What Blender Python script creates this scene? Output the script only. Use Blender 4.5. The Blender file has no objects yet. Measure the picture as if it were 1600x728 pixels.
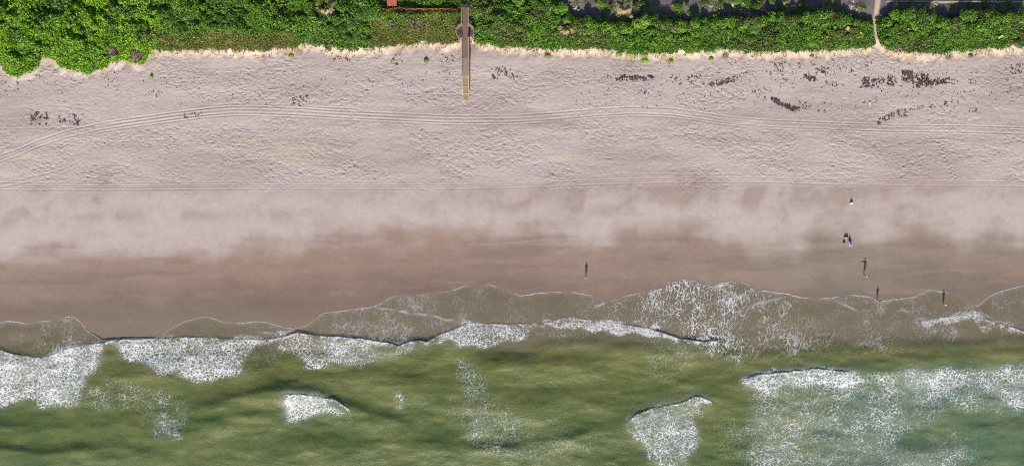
import bpy, bmesh, math, random
import numpy as np
from mathutils import Vector, Matrix

random.seed(7)
RNG = np.random.default_rng(11)
SC = bpy.context.scene
COL = SC.collection

# ------------------------------------------------------------------ camera, sky, sun, exposure
CAM_H = 135.0          # metres above the middle of the beach
PPM = 8.0              # photograph pixels per metre on the beach
cam_d = bpy.data.cameras.new('camera')
cam_d.sensor_fit = 'HORIZONTAL'
cam_d.angle = 2 * math.atan(100.0 / CAM_H)
cam_d.clip_start = 1.0
cam_d.clip_end = 20000.0
cam = bpy.data.objects.new('camera', cam_d)
cam.location = (0, 0, CAM_H)
COL.objects.link(cam)
SC.camera = cam

SUN_EL = math.radians(26.0)
SUN_AZ = 0.04                       # the sun stands over the sea, a touch to the left
world = bpy.data.worlds.new('World')
SC.world = world
world.use_nodes = True
wn = world.node_tree
sky = wn.nodes.new('ShaderNodeTexSky')
sky.sky_type = 'NISHITA'
sky.sun_disc = False
sky.sun_elevation = SUN_EL
sky.sun_rotation = math.pi + SUN_AZ
bg = wn.nodes['Background']
bg.inputs['Strength'].default_value = 0.085
wn.links.new(sky.outputs['Color'], bg.inputs['Color'])

sun_d = bpy.data.lights.new('sun', 'SUN')
sun_d.energy = 5.0
sun_d.angle = math.radians(0.5)
sun_d.color = (1.0, 0.93, 0.84)
sun = bpy.data.objects.new('sun', sun_d)
sd = Vector((math.sin(SUN_AZ) * math.cos(SUN_EL), math.cos(SUN_AZ) * math.cos(SUN_EL), -math.sin(SUN_EL)))
sun.rotation_euler = sd.to_track_quat('-Z', 'Y').to_euler()
sun.location = (0, -60, 60)
COL.objects.link(sun)
SC.view_settings.view_transform = 'Standard'
SC.view_settings.look = 'None'
SC.view_settings.exposure = 0.35
SC.view_settings.gamma = 1.0
SC.cycles.filter_width = 1.0
SC.cycles.use_denoising = False

# ------------------------------------------------------------------ helpers
def W(px, py, z):
    """point at height z that the lens puts on photograph pixel (px, py)"""
    f = (CAM_H - z) / CAM_H
    return (px - 800.0) / PPM * f, (364.0 - py) / PPM * f

_P = np.random.default_rng(5).permutation(4096)
_V = np.random.default_rng(6).random(4096).astype(np.float32)
def vnoise(x, y, seed=0):
    x = np.asarray(x, np.float64); y = np.asarray(y, np.float64)
    xi = np.floor(x).astype(np.int64); yi = np.floor(y).astype(np.int64)
    fx = (x - xi).astype(np.float32); fy = (y - yi).astype(np.float32)
    fx = fx * fx * fx * (fx * (fx * 6 - 15) + 10); fy = fy * fy * fy * (fy * (fy * 6 - 15) + 10)
    def h(a, b): return _V[_P[(_P[(a + seed * 131) & 4095] + b) & 4095]]
    a = h(xi, yi); b = h(xi + 1, yi); c = h(xi, yi + 1); d = h(xi + 1, yi + 1)
    return (a + (b - a) * fx) * (1 - fy) + (c + (d - c) * fx) * fy
def fbm(x, y, seed=0, o=4, g=0.5):
    s = 0.0; a = 1.0; t = 0.0
    for i in range(o):
        s = s + a * vnoise(x * 2 ** i + 17.3 * i, y * 2 ** i + 5.7 * i, seed + i); t += a; a *= g
    return s / t            # 0..1, mean about 0.5
def ss(a, b, x):
    t = np.clip((x - a) / (b - a), 0, 1)
    return t * t * (3 - 2 * t)
def line(pts, px):
    p = np.array(pts, float)
    return np.interp(px, p[:, 0], p[:, 1])
def ends(pts, px, fade=25):
    a, b = pts[0][0], pts[-1][0]
    return ss(a - fade * .3, a + fade, px) * (1 - ss(b - fade, b + fade * .3, px))
def inpoly(poly, X, Y):
    r = np.zeros(X.shape, bool); n = len(poly)
    for i in range(n):
        x0, y0 = poly[i]; x1, y1 = poly[(i + 1) % n]
        if y0 == y1: continue
        c = ((y0 > Y) != (y1 > Y)) & (X < (x1 - x0) * (Y - y0) / (y1 - y0) + x0)
        r ^= c
    return r
def mix(a, b, t):
    return a + (np.asarray(b) - a) * t[..., None]

def raw_mesh(name, co, quads, smooth=False):
    me = bpy.data.meshes.new(name)
    n = len(quads); k = quads.shape[1]
    me.vertices.add(len(co)); me.vertices.foreach_set('co', np.ascontiguousarray(co, np.float32).ravel())
    me.loops.add(n * k); me.loops.foreach_set('vertex_index', np.ascontiguousarray(quads, np.int32).ravel())
    me.polygons.add(n); me.polygons.foreach_set('loop_start', np.arange(0, n * k, k, dtype=np.int32))
    if smooth: me.polygons.foreach_set('use_smooth', np.ones(n, bool))
    me.update(calc_edges=True)
    return me
def fattr(me, name, v):
    a = me.attributes.new(name, 'FLOAT', 'POINT'); a.data.foreach_set('value', np.ascontiguousarray(v, np.float32).ravel())
def cattr(me, name, rgb):
    a = me.attributes.new(name, 'FLOAT_COLOR', 'POINT')
    c = np.ones((len(rgb), 4), np.float32); c[:, :3] = rgb
    a.data.foreach_set('color', c.ravel())
def lattice(us, vs):
    nu, nv = len(us), len(vs)
    U, V = np.meshgrid(us, vs)
    i = np.arange(nv - 1)[:, None] * nu + np.arange(nu - 1)[None, :]
    q = np.stack([i, i + nu, i + nu + 1, i + 1], -1).reshape(-1, 4)
    return U, V, q
def link(name, me, mat=None, parent=None, **props):
    o = bpy.data.objects.new(name, me); COL.objects.link(o)
    if mat is not None:
        me.materials.clear(); me.materials.append(mat)
    if parent is not None: o.parent = parent
    for k, v in props.items(): o[k] = v
    return o
def thing(name, label, cat, loc=(0, 0, 0), rz=0.0, group=None):
    o = bpy.data.objects.new(name, None); COL.objects.link(o)
    o.empty_display_size = .3
    o.location = loc; o.rotation_euler = (0, 0, rz); o['label'] = label; o['category'] = cat
    if group: o['group'] = group
    return o
def copy_thing(root, loc, rz, scale=None, label=None, group=None):
    r = root.copy(); COL.objects.link(r); r.location = loc; r.rotation_euler = (0, 0, rz)
    if scale is not None: r.scale = scale
    if label: r['label'] = label
    if group: r['group'] = group
    for ch in list(root.children):
        c = ch.copy(); COL.objects.link(c); c.parent = r
        for g in list(ch.children):
            d = g.copy(); COL.objects.link(d); d.parent = c
    return r

class MB:
    """collects boxes, bars, tubes into one mesh"""
    def __init__(s): s.bm = bmesh.new()
    def box(s, x0, x1, y0, y1, z0, z1):
        v = [s.bm.verts.new(p) for p in ((x0, y0, z0), (x1, y0, z0), (x1, y1, z0), (x0, y1, z0), (x0, y0, z1), (x1, y0, z1), (x1, y1, z1), (x0, y1, z1))]
        for f in ((3, 2, 1, 0), (4, 5, 6, 7), (0, 1, 5, 4), (1, 2, 6, 5), (2, 3, 7, 6), (3, 0, 4, 7)):
            s.bm.faces.new([v[i] for i in f])
        return s
    def bar(s, a, b, w, h):
        a = Vector(a); b = Vector(b); d = (b - a).normalized()
        u = d.cross(Vector((0, 0, 1)))
        if u.length < 1e-3: u = Vector((1, 0, 0))
        u.normalize(); n = u.cross(d)
        v = []
        for p in (a, b):
            for (i, j) in ((-1, -1), (1, -1), (1, 1), (-1, 1)):
                v.append(s.bm.verts.new(p + u * (i * w / 2) + n * (j * h / 2)))
        for f in ((0, 1, 2, 3), (7, 6, 5, 4), (0, 4, 5, 1), (1, 5, 6, 2), (2, 6, 7, 3), (3, 7, 4, 0)):
            s.bm.faces.new([v[i] for i in f])
        return s
    def tube(s, pts, radii, n=6):
        rings = []
        for k, p in enumerate(pts):
            p = Vector(p)
            d = Vector(pts[min(k + 1, len(pts) - 1)]) - Vector(pts[max(k - 1, 0)])
            d.normalize()
            u = d.cross(Vector((0.3, 1, 0.1))).normalized(); w = d.cross(u)
            r = radii[k] if hasattr(radii, '__len__') else radii
            rings.append([s.bm.verts.new(p + (u * math.cos(t) + w * math.sin(t)) * r) for t in [2 * math.pi * i / n for i in range(n)]])
        for a, b in zip(rings, rings[1:]):
            for i in range(n): s.bm.faces.new((a[i], a[(i + 1) % n], b[(i + 1) % n], b[i]))
        s.bm.faces.new(rings[0][::-1]); s.bm.faces.new(rings[-1])
        return s
    def prism(s, poly, z0, z1):
        a = [s.bm.verts.new((x, y, z0)) for x, y in poly]; b = [s.bm.verts.new((x, y, z1)) for x, y in poly]
        s.bm.faces.new(a[::-1]); s.bm.faces.new(b)
        n = len(poly)
        for i in range(n): s.bm.faces.new((a[i], a[(i + 1) % n], b[(i + 1) % n], b[i]))
        return s
    def ball(s, c, r, sub=2, sc=(1, 1, 1)):
        m = Matrix.Translation(c) @ Matrix.Diagonal((r * sc[0], r * sc[1], r * sc[2], 1))
        bmesh.ops.create_icosphere(s.bm, subdivisions=sub, radius=1, matrix=m)
        return s
    def build(s, name, mat, parent=None, smooth=False, bevel=0, **props):
        bmesh.ops.recalc_face_normals(s.bm, faces=s.bm.faces)
        if bevel: bmesh.ops.bevel(s.bm, geom=list(s.bm.edges), offset=bevel, segments=1, affect='EDGES')
        me = bpy.data.meshes.new(name); s.bm.to_mesh(me); s.bm.free()
        if smooth:
            for p in me.polygons: p.use_smooth = True
        return link(name, me, mat, parent, **props)

# ------------------------------------------------------------------ materials
def newmat(name):
    m = bpy.data.materials.new(name); m.use_nodes = True
    nt = m.node_tree; b = nt.nodes['Principled BSDF']
    return m, nt, b
def N(nt, t, **kw):
    n = nt.nodes.new(t)
    for k, v in kw.items():
        if k.startswith('i_'): n.inputs[k[2:]].default_value = v
        else: setattr(n, k, v)
    return n
def mth(nt, op, a, b=None, c=None, clamp=False):
    n = nt.nodes.new('ShaderNodeMath'); n.operation = op; n.use_clamp = clamp
    for i, v in enumerate((a, b, c)):
        if v is None: continue
        if isinstance(v, (int, float)): n.inputs[i].default_value = v
        else: nt.links.new(v, n.inputs[i])
    return n.outputs[0]
def attr(nt, name, out='Fac'):
    n = nt.nodes.new('ShaderNodeAttribute'); n.attribute_name = name
    return n.outputs[out]
def mixc(nt, f, a, b, mode='MIX'):
    n = nt.nodes.new('ShaderNodeMix'); n.data_type = 'RGBA'; n.blend_type = mode
    for i, v in ((0, f), (6, a), (7, b)):
        if isinstance(v, (int, float)): n.inputs[i].default_value = v
        elif isinstance(v, tuple): n.inputs[i].default_value = (*v, 1) if len(v) == 3 else v
        else: nt.links.new(v, n.inputs[i])
    return n.outputs[2]
def noise(nt, vec, scale, detail=3, rough=.55, out='Fac'):
    n = N(nt, 'ShaderNodeTexNoise'); n.inputs['Scale'].default_value = scale; n.inputs['Detail'].default_value = detail
    n.inputs['Roughness'].default_value = rough
    if vec is not None: nt.links.new(vec, n.inputs['Vector'])
    return n.outputs[out]
def ramp(nt, f, stops):
    n = nt.nodes.new('ShaderNodeValToRGB'); e = n.color_ramp.elements
    while len(e) < len(stops): e.new(.5)
    for i, (p, c) in enumerate(stops): e[i].position = p; e[i].color = (*c, 1)
    nt.links.new(f, n.inputs[0]); return n.outputs[0]

def mat_sand():
    m, nt, b = newmat('sand')
    pos = N(nt, 'ShaderNodeNewGeometry').outputs['Position']
    base = attr(nt, 'albedo', 'Color'); wet = attr(nt, 'wet'); rug = attr(nt, 'rug')
    g1 = noise(nt, pos, 3.4, 6, .9); g2 = noise(nt, pos, .9, 4, .6)
    k = mth(nt, 'MULTIPLY_ADD', g1, .80, .60)
    k2 = mth(nt, 'MULTIPLY_ADD', g2, .24, .88)
    kk = mth(nt, 'MULTIPLY', k, k2)
    cc = N(nt, 'ShaderNodeCombineColor'); [nt.links.new(kk, cc.inputs[i]) for i in range(3)]
    nt.links.new(mixc(nt, 1.0, base, cc.outputs[0], 'MULTIPLY'), b.inputs['Base Color'])
    nt.links.new(mth(nt, 'MULTIPLY_ADD', wet, -.42, .95), b.inputs['Roughness'])
    b.inputs['Specular IOR Level'].default_value = .25
    bu = N(nt, 'ShaderNodeBump'); bu.inputs['Distance'].default_value = .22
    nt.links.new(mth(nt, 'MULTIPLY_ADD', rug, .62, .05), bu.inputs['Strength'])
    nt.links.new(noise(nt, pos, 3.6, 4, .7), bu.inputs['Height'])
    nt.links.new(bu.outputs[0], b.inputs['Normal'])
    return m

def mat_sea():
    m, nt, b = newmat('sea_water')
    pos = N(nt, 'ShaderNodeNewGeometry').outputs['Position']
    tint = attr(nt, 'tint', 'Color'); dens = attr(nt, 'foam'); strk = attr(nt, 'streak'); opa = attr(nt, 'opacity')
    # warp
    wn1 = noise(nt, pos, .55, 3, .6, 'Color')
    wv = N(nt, 'ShaderNodeVectorMath', operation='MULTIPLY_ADD'); nt.links.new(wn1, wv.inputs[0])
    wv.inputs[1].default_value = (1.7, 1.7, 0); nt.links.new(pos, wv.inputs[2])
    wn2 = noise(nt, pos, 2.6, 2, .6, 'Color')
    wv2 = N(nt, 'ShaderNodeVectorMath', operation='MULTIPLY_ADD'); nt.links.new(wn2, wv2.inputs[0])
    wv2.inputs[1].default_value = (.42, .42, 0); nt.links.new(wv.outputs[0], wv2.inputs[2])
    def flat(scale):
        s = N(nt, 'ShaderNodeVectorMath', operation='MULTIPLY'); nt.links.new(wv2.outputs[0], s.inputs[0])
        s.inputs[1].default_value = scale; return s.outputs[0]
    def vor(vec, sc, rnd=1.0):
        v = N(nt, 'ShaderNodeTexVoronoi', voronoi_dimensions='2D', feature='DISTANCE_TO_EDGE')
        v.inputs['Scale'].default_value = sc; v.inputs['Randomness'].default_value = rnd
        nt.links.new(vec, v.inputs['Vector']); return v.outputs['Distance']
    iso = flat((1, 1, 0)); ani = flat((1.25, .42, 0))
    va, vb = vor(iso, 1.2), vor(iso, 2.5)
    vs = vor(ani, 1.35); vs2 = vor(ani, 2.7)
    big = noise(nt, pos, .35, 4, .65); fine = noise(nt, pos, 1.8, 3, .7)
    t = mth(nt, 'MULTIPLY_ADD', mth(nt, 'SUBTRACT', big, .5), .9, dens)
    t = mth(nt, 'MULTIPLY_ADD', mth(nt, 'SUBTRACT', noise(nt, wv.outputs[0], .13, 3, .6), .5), .9, t)
    t = mth(nt, 'MULTIPLY_ADD', mth(nt, 'SUBTRACT', fine, .5), .22, t)
    t = mth(nt, 'MAXIMUM', t, 0.0)
    t = mth(nt, 'MULTIPLY', t, mth(nt, 'MULTIPLY', dens, 6.0, clamp=True))
    t2 = mth(nt, 'MULTIPLY', t, t)
    def lace(v, gain, soft, off=0.0):
        th = mth(nt, 'MULTIPLY_ADD', t2, gain, off)
        d = mth(nt, 'SUBTRACT', th, v)
        return mth(nt, 'DIVIDE', d, soft, clamp=True)
    def ridge(sc, vec, gain, soft, dist, off=0.0):
        n = N(nt, 'ShaderNodeTexNoise'); n.inputs['Scale'].default_value = sc; n.inputs['Detail'].default_value = 1.0; n.inputs['Roughness'].default_value = .6; n.inputs['Distortion'].default_value = dist
        nt.links.new(vec, n.inputs['Vector'])
        d = mth(nt, 'ABSOLUTE', mth(nt, 'SUBTRACT', n.outputs['Fac'], .5))
        return mth(nt, 'DIVIDE', mth(nt, 'SUBTRACT', mth(nt, 'MULTIPLY_ADD', t2, gain, off), d), soft, clamp=True)
    strv = N(nt, 'ShaderNodeVectorMath', operation='MULTIPLY'); nt.links.new(wv.outputs[0], strv.inputs[0]); strv.inputs[1].default_value = (1.2, .4, 1)
    soften = mth(nt, 'MULTIPLY_ADD', t, 1.1, .25, clamp=True)
    f_iso = mth(nt, 'MAXIMUM', mth(nt, 'MAXIMUM', ridge(1.0, pos, .070, .034, 1.1, .000), ridge(1.75, pos, .055, .038, .7, -.004)), mth(nt, 'MULTIPLY', lace(va, .14, .065, .018), .85))
    f_iso = mth(nt, 'MULTIPLY', f_iso, soften)
    f_str = mth(nt, 'MAXIMUM', mth(nt, 'MAXIMUM', ridge(1.2, strv.outputs[0], .13, .022, .8, .002), ridge(2.0, strv.outputs[0], .09, .03, .5, -.004)), mth(nt, 'MULTIPLY', lace(vs, .26, .055, .016), .9))
    mixf = N(nt, 'ShaderNodeMix'); nt.links.new(strk, mixf.inputs[0]); nt.links.new(f_iso, mixf.inputs[2]); nt.links.new(f_str, mixf.inputs[3])
    foam = mth(nt, 'MULTIPLY', mixf.outputs[0], mth(nt, 'MULTIPLY_ADD', fine, .85, .42), clamp=True)
    rimn = mth(nt, 'MULTIPLY', attr(nt, 'rim'), mth(nt, 'MULTIPLY_ADD', fine, 2.2, -.35, clamp=True), clamp=True)
    foam = mth(nt, 'MAXIMUM', foam, rimn)
    foam = mth(nt, 'MULTIPLY', foam, mth(nt, 'MULTIPLY_ADD', opa, .35, .65))
    # murk
    cl = noise(nt, pos, .10, 6, .68); cl2 = noise(nt, pos, 5.5, 3, .7)
    body = mixc(nt, mth(nt, 'MULTIPLY_ADD', cl, 2.6, -.85, clamp=True), mixc(nt, .34, tint, (.035, .075, .03)), mixc(nt, .55, tint, (.21, .205, .075)))
    kk = mth(nt, 'MULTIPLY_ADD', cl2, .7, .65)
    milk = mth(nt, 'MULTIPLY', attr(nt, 'milk'), mth(nt, 'MULTIPLY_ADD', fine, 1.3, .3), clamp=True)
    milk = mth(nt, 'MINIMUM', milk, .8)
    body = mixc(nt, milk, body, (.42, .45, .46))
    cc = N(nt, 'ShaderNodeCombineColor'); [nt.links.new(kk, cc.inputs[i]) for i in range(3)]
    body = mixc(nt, 1.0, body, cc.outputs[0], 'MULTIPLY')
    b.inputs['Roughness'].default_value = .32; b.inputs['IOR'].default_value = 1.33
    nt.links.new(body, b.inputs['Base Color'])
    bu = N(nt, 'ShaderNodeBump'); bu.inputs['Distance'].default_value = .16; bu.inputs['Strength'].default_value = .6
    nt.links.new(noise(nt, pos, 3.4, 5, .75), bu.inputs['Height'])
    nt.links.new(bu.outputs[0], b.inputs['Normal'])
    tr = N(nt, 'ShaderNodeBsdfTransparent')
    m1 = N(nt, 'ShaderNodeMixShader'); nt.links.new(opa, m1.inputs[0]); nt.links.new(tr.outputs[0], m1.inputs[1]); nt.links.new(b.outputs[0], m1.inputs[2])
    fo = N(nt, 'ShaderNodeBsdfPrincipled'); fo.inputs['Base Color'].default_value = (.86, .87, .90, 1); fo.inputs['Roughness'].default_value = .8
    fb = N(nt, 'ShaderNodeBump'); fb.inputs['Distance'].default_value = .10; fb.inputs['Strength'].default_value = .8
    nt.links.new(mth(nt, 'ADD', foam, mth(nt, 'MULTIPLY', cl2, .6)), fb.inputs['Height']); nt.links.new(fb.outputs[0], fo.inputs['Normal'])
    m2 = N(nt, 'ShaderNodeMixShader'); nt.links.new(foam, m2.inputs[0]); nt.links.new(m1.outputs[0], m2.inputs[1]); nt.links.new(fo.outputs[0], m2.inputs[2])
    nt.links.new(m2.outputs[0], nt.nodes['Material Output'].inputs['Surface'])
    return m

def mat_leaf(name, stops, trans=.25, rough=.5):
    m, nt, b = newmat(name)
    t = attr(nt, 'tone')
    rnd = N(nt, 'ShaderNodeObjectInfo').outputs['Random']
    f = mth(nt, 'ADD', t, mth(nt, 'MULTIPLY_ADD', rnd, .24, -.12), clamp=True)
    c = ramp(nt, f, stops)
    nt.links.new(c, b.inputs['Base Color']); b.inputs['Roughness'].default_value = rough
    b.inputs['Specular IOR Level'].default_value = .35
    tl = N(nt, 'ShaderNodeBsdfTranslucent'); nt.links.new(c, tl.inputs[0])
    mx = N(nt, 'ShaderNodeMixShader'); mx.inputs[0].default_value = trans
    nt.links.new(b.outputs[0], mx.inputs[1]); nt.links.new(tl.outputs[0], mx.inputs[2])
    nt.links.new(mx.outputs[0], nt.nodes['Material Output'].inputs['Surface'])
    return m

def mat_plain(name, c, c2=None, rough=.7, scale=4.0, stretch=(1, 1, 1), bump=.3):
    m, nt, b = newmat(name)
    tc = N(nt, 'ShaderNodeTexCoord').outputs['Object']
    mp = N(nt, 'ShaderNodeMapping'); mp.inputs['Scale'].default_value = stretch; nt.links.new(tc, mp.inputs[0])
    n = noise(nt, mp.outputs[0], scale, 4, .65)
    c2 = c2 or tuple(v * .7 for v in c)
    nt.links.new(mixc(nt, mth(nt, 'MULTIPLY_ADD', n, 2.0, -.5, clamp=True), c, c2), b.inputs['Base Color'])
    b.inputs['Roughness'].default_value = rough
    bu = N(nt, 'ShaderNodeBump'); bu.inputs['Distance'].default_value = .02; bu.inputs['Strength'].default_value = bump
    nt.links.new(n, bu.inputs['Height']); nt.links.new(bu.outputs[0], b.inputs['Normal'])
    return m

M = {}
M['sand'] = mat_sand()
M['sea'] = mat_sea()
M['bright'] = mat_leaf('bright_leaf', [(0, (0.064, 0.150, 0.012)), (.45, (0.153, 0.327, 0.019)), (.8, (0.273, 0.460, 0.028)), (1, (0.399, 0.550, 0.046))])
M['mid'] = mat_leaf('green_leaf', [(0, (0.041, 0.100, 0.013)), (.45, (0.094, 0.216, 0.019)), (.8, (0.187, 0.346, 0.027)), (1, (0.318, 0.433, 0.066))])
M['dark'] = mat_leaf('dark_leaf', [(0, (0.034, 0.079, 0.017)), (.45, (0.072, 0.157, 0.023)), (.8, (0.142, 0.255, 0.030)), (1, (0.247, 0.334, 0.067))])
M['olive'] = mat_leaf('olive_leaf', [(0, (0.053, 0.089, 0.022)), (.45, (0.114, 0.170, 0.036)), (.8, (0.210, 0.251, 0.054)), (1, (0.368, 0.341, 0.123))])
M['grass'] = mat_leaf('dune_grass', [(0, (0.081, 0.098, 0.023)), (.45, (0.178, 0.179, 0.039)), (.75, (0.307, 0.254, 0.079)), (1, (0.517, 0.374, 0.170))])
M['dead'] = mat_leaf('dead_twig', [(0, (.20, .15, .12)), (.5, (.40, .31, .26)), (1, (.58, .48, .42))], .05, .9)
M['tan'] = mat_leaf('dry_frond', [(0, (.22, .13, .08)), (.5, (.40, .28, .18)), (1, (.56, .43, .30))], .15, .8)
M['palm'] = mat_leaf('palm_frond', [(0, (.05, .10, .012)), (.5, (.12, .20, .02)), (1, (.24, .28, .04))])
M['agave'] = mat_leaf('blue_grey_leaf', [(0, (.13, .13, .16)), (.5, (.21, .21, .26)), (1, (.34, .34, .38))], .1)
M['weed'] = mat_leaf('seaweed', [(0, (.036, .021, .018)), (.6, (.078, .048, .040)), (1, (.16, .105, .085))], .05, .8)
M['stem'] = mat_plain('bark', (.12, .085, .06))
M['old_wood'] = mat_plain('weathered_wood', (.25, .158, .128), (.175, .115, .095), .85, 3.0, (6, 1, 1))
M['grey_wood'] = mat_plain('grey_wood', (.36, .28, .235), (.26, .20, .17), .85, 3.0, (1, 6, 1))
M['new_wood'] = mat_plain('new_wood', (.62, .50, .36), (.50, .39, .27), .8, 3.0)
M['tread'] = mat_plain('stair_wood', (.42, .29, .20), (.32, .22, .15), .8, 3.0)
M['slate'] = mat_plain('dark_painted_wood', (.055, .06, .085), (.03, .033, .05), .7, 3.0)
M['orange'] = mat_plain('orange_netting', (.46, .13, .05), (.36, .09, .035), .7, 5.0)
M['tarp'] = mat_plain('orange_red_sheet', (.31, .075, .04), (.25, .058, .03), .7, 1.2)
M['concrete'] = mat_plain('concrete', (.42, .38, .33), (.30, .27, .24), .9, 2.0)
M['card'] = mat_plain('bare_board', (.66, .43, .25), (.55, .34, .20), .85, 3.0)
M['white'] = mat_plain('white_plastic', (.78, .77, .75), (.70, .69, .67), .5, 6.0)
M['cream'] = mat_plain('cream_canvas', (.66, .56, .40), (.55, .46, .32), .9, 9.0)
M['navy'] = mat_plain('navy_fabric', (.025, .03, .09), (.018, .02, .06), .85, 9.0)
M['blue'] = mat_plain('blue_plastic', (.03, .10, .42), (.025, .08, .33), .5, 6.0)
M['black'] = mat_plain('black_fabric', (.02, .02, .022), (.012, .012, .013), .85, 9.0)
M['red'] = mat_plain('dark_red_fabric', (.26, .03, .035), (.18, .02, .025), .85, 9.0)
M['shirt'] = mat_plain('white_fabric', (.78, .76, .74), (.66, .64, .62), .9, 9.0)
M['skin'] = mat_plain('skin', (.52, .33, .24), (.46, .28, .2), .55, 9.0, bump=.05)
M['hair_dark'] = mat_plain('dark_hair', (.025, .016, .012), (.015, .01, .008), .6, 20.0)
M['hair_fair'] = mat_plain('fair_hair', (.36, .24, .12), (.26, .17, .085), .6, 20.0)
M['paver'] = mat_plain('paving', (.26, .17, .15), (.19, .13, .12), .9, 1.5)

# ------------------------------------------------------------------ lines read off the photograph (pixels)
VEG = [(-80, 100), (0, 97), (7, 113), (18, 119), (32, 117), (50, 111), (60, 103), (63, 91), (75, 89), (86, 95), (93, 105), (114, 111), (136, 116),
       (148, 109), (168, 104), (171, 96), (180, 100), (193, 94), (205, 97), (221, 101), (228, 95), (232, 82), (240, 76), (275, 79), (330, 77), (400, 79), (425, 76),
       (455, 74), (480, 69), (500, 71), (512, 76), (540, 77), (575, 76), (600, 74), (625, 70), (645, 70), (660, 63), (668, 66), (700, 70), (716, 67), (720, 62), (735, 61),
       (745, 65), (775, 71), (800, 74), (860, 76), (925, 77), (960, 78), (980, 84), (1012, 83), (1025, 84), (1057, 79), (1082, 81), (1125, 77), (1160, 80), (1200, 82),
       (1225, 80), (1300, 79), (1350, 74), (1364, 71), (1370, 66), (1380, 70), (1390, 75), (1405, 81), (1425, 84), (1450, 85), (1475, 82), (1500, 80), (1530, 76), (1562, 75), (1600, 73), (1690, 74)]
BACK = [(-90, -75), (735, -75), (800, -40), (850, -6), (872, -2), (882, 6), (895, 24), (912, 28), (940, 30), (960, 38), (985, 34), (1000, 28), (1020, 21), (1050, 32), (1075, 32), (1092, 26),
        (1110, 28), (1130, 24), (1160, 30), (1195, 24), (1208, 15), (1222, 20), (1240, 24), (1262, 19), (1290, 14), (1320, 22), (1345, 30), (1364, 34), (1380, 30), (1392, 21), (1410, 13),
        (1436, 12), (1452, 20), (1466, 29), (1488, 31), (1506, 17), (1545, 12), (1556, 20), (1600, 21), (1690, 20)]
EDGE = [(-80, 505), (0, 503), (16, 500), (41, 504), (74, 500), (94, 495), (115, 493), (127, 503), (135, 514), (160, 531), (200, 528), (240, 527), (262, 515), (290, 500), (323, 493),
        (348, 502), (377, 504), (400, 501), (420, 503), (445, 511), (461, 512), (478, 508), (506, 488), (535, 485), (564, 481), (584, 478), (598, 471), (612, 463), (629, 459), (665, 457),
        (703, 454), (716, 449), (727, 445), (738, 446), (748, 450), (755, 446), (764, 443), (781, 448), (800, 456), (812, 461), (833, 458), (861, 455), (886, 454), (910, 458), (927, 461), (955, 467),
        (976, 462), (1005, 455), (1037, 447), (1041, 442), (1046, 438), (1062, 435), (1095, 439), (1111, 447), (1127, 441), (1152, 438), (1172, 444), (1181, 452), (1200, 454), (1216, 456),
        (1229, 458), (1249, 463), (1274, 466), (1294, 465), (1310, 462), (1323, 459), (1360, 463), (1372, 470), (1396, 467), (1429, 463), (1440, 456), (1454, 452), (1478, 456), (1503, 460), (1527, 477),
        (1544, 463), (1560, 455), (1593, 446), (1600, 445), (1690, 442)]
B1 = [(-80, 530), (0, 546), (16, 551), (33, 554), (65, 559), (82, 553), (106, 544), (135, 537), (164, 534), (176, 530), (229, 529), (297, 526), (348, 528), (400, 530), (420, 530), (445, 525),
      (465, 518), (494, 523), (523, 525), (555, 527), (580, 530), (609, 536), (623, 540), (632, 536), (641, 532), (654, 530), (666, 533), (686, 523), (707, 514), (731, 504), (756, 505), (800, 506),
      (824, 505), (853, 503), (874, 498), (890, 495), (923, 500), (955, 503), (984, 508), (1013, 512), (1041, 521), (1062, 528), (1095, 533), (1119, 532), (1134, 527)]
B2 = [(1448, 501), (1478, 495), (1503, 492), (1527, 495), (1556, 503), (1585, 512), (1600, 517), (1690, 530)]
B3 = [(974, 662), (978, 659), (992, 647), (1017, 638), (1046, 632), (1070, 627), (1082, 620), (1095, 619), (1111, 626), (1118, 632)]
B4 = [(1160, 596), (1166, 591), (1181, 585), (1200, 583), (1224, 581), (1274, 575), (1298, 578), (1330, 580)]
B5 = [(440, 618), (446, 616), (465, 615), (494, 619), (523, 623), (540, 634), (550, 641)]
LOBES = [[(584, 480), (617, 484), (645, 489), (678, 493), (695, 499), (723, 500)], [(906, 487), (923, 483), (955, 468), (976, 462)],
         [(1111, 447), (1130, 452), (1148, 463), (1156, 476)], [(1156, 490), (1162, 482), (1180, 474), (1200, 469), (1225, 464)],
         [(1294, 465), (1323, 477), (1343, 486), (1364, 488)], [(1400, 478), (1423, 489), (1437, 497), (1454, 499)], [(1527, 477), (1535, 490), (1560, 500)], [(400, 518), (440, 521), (461, 514)]]
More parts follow.
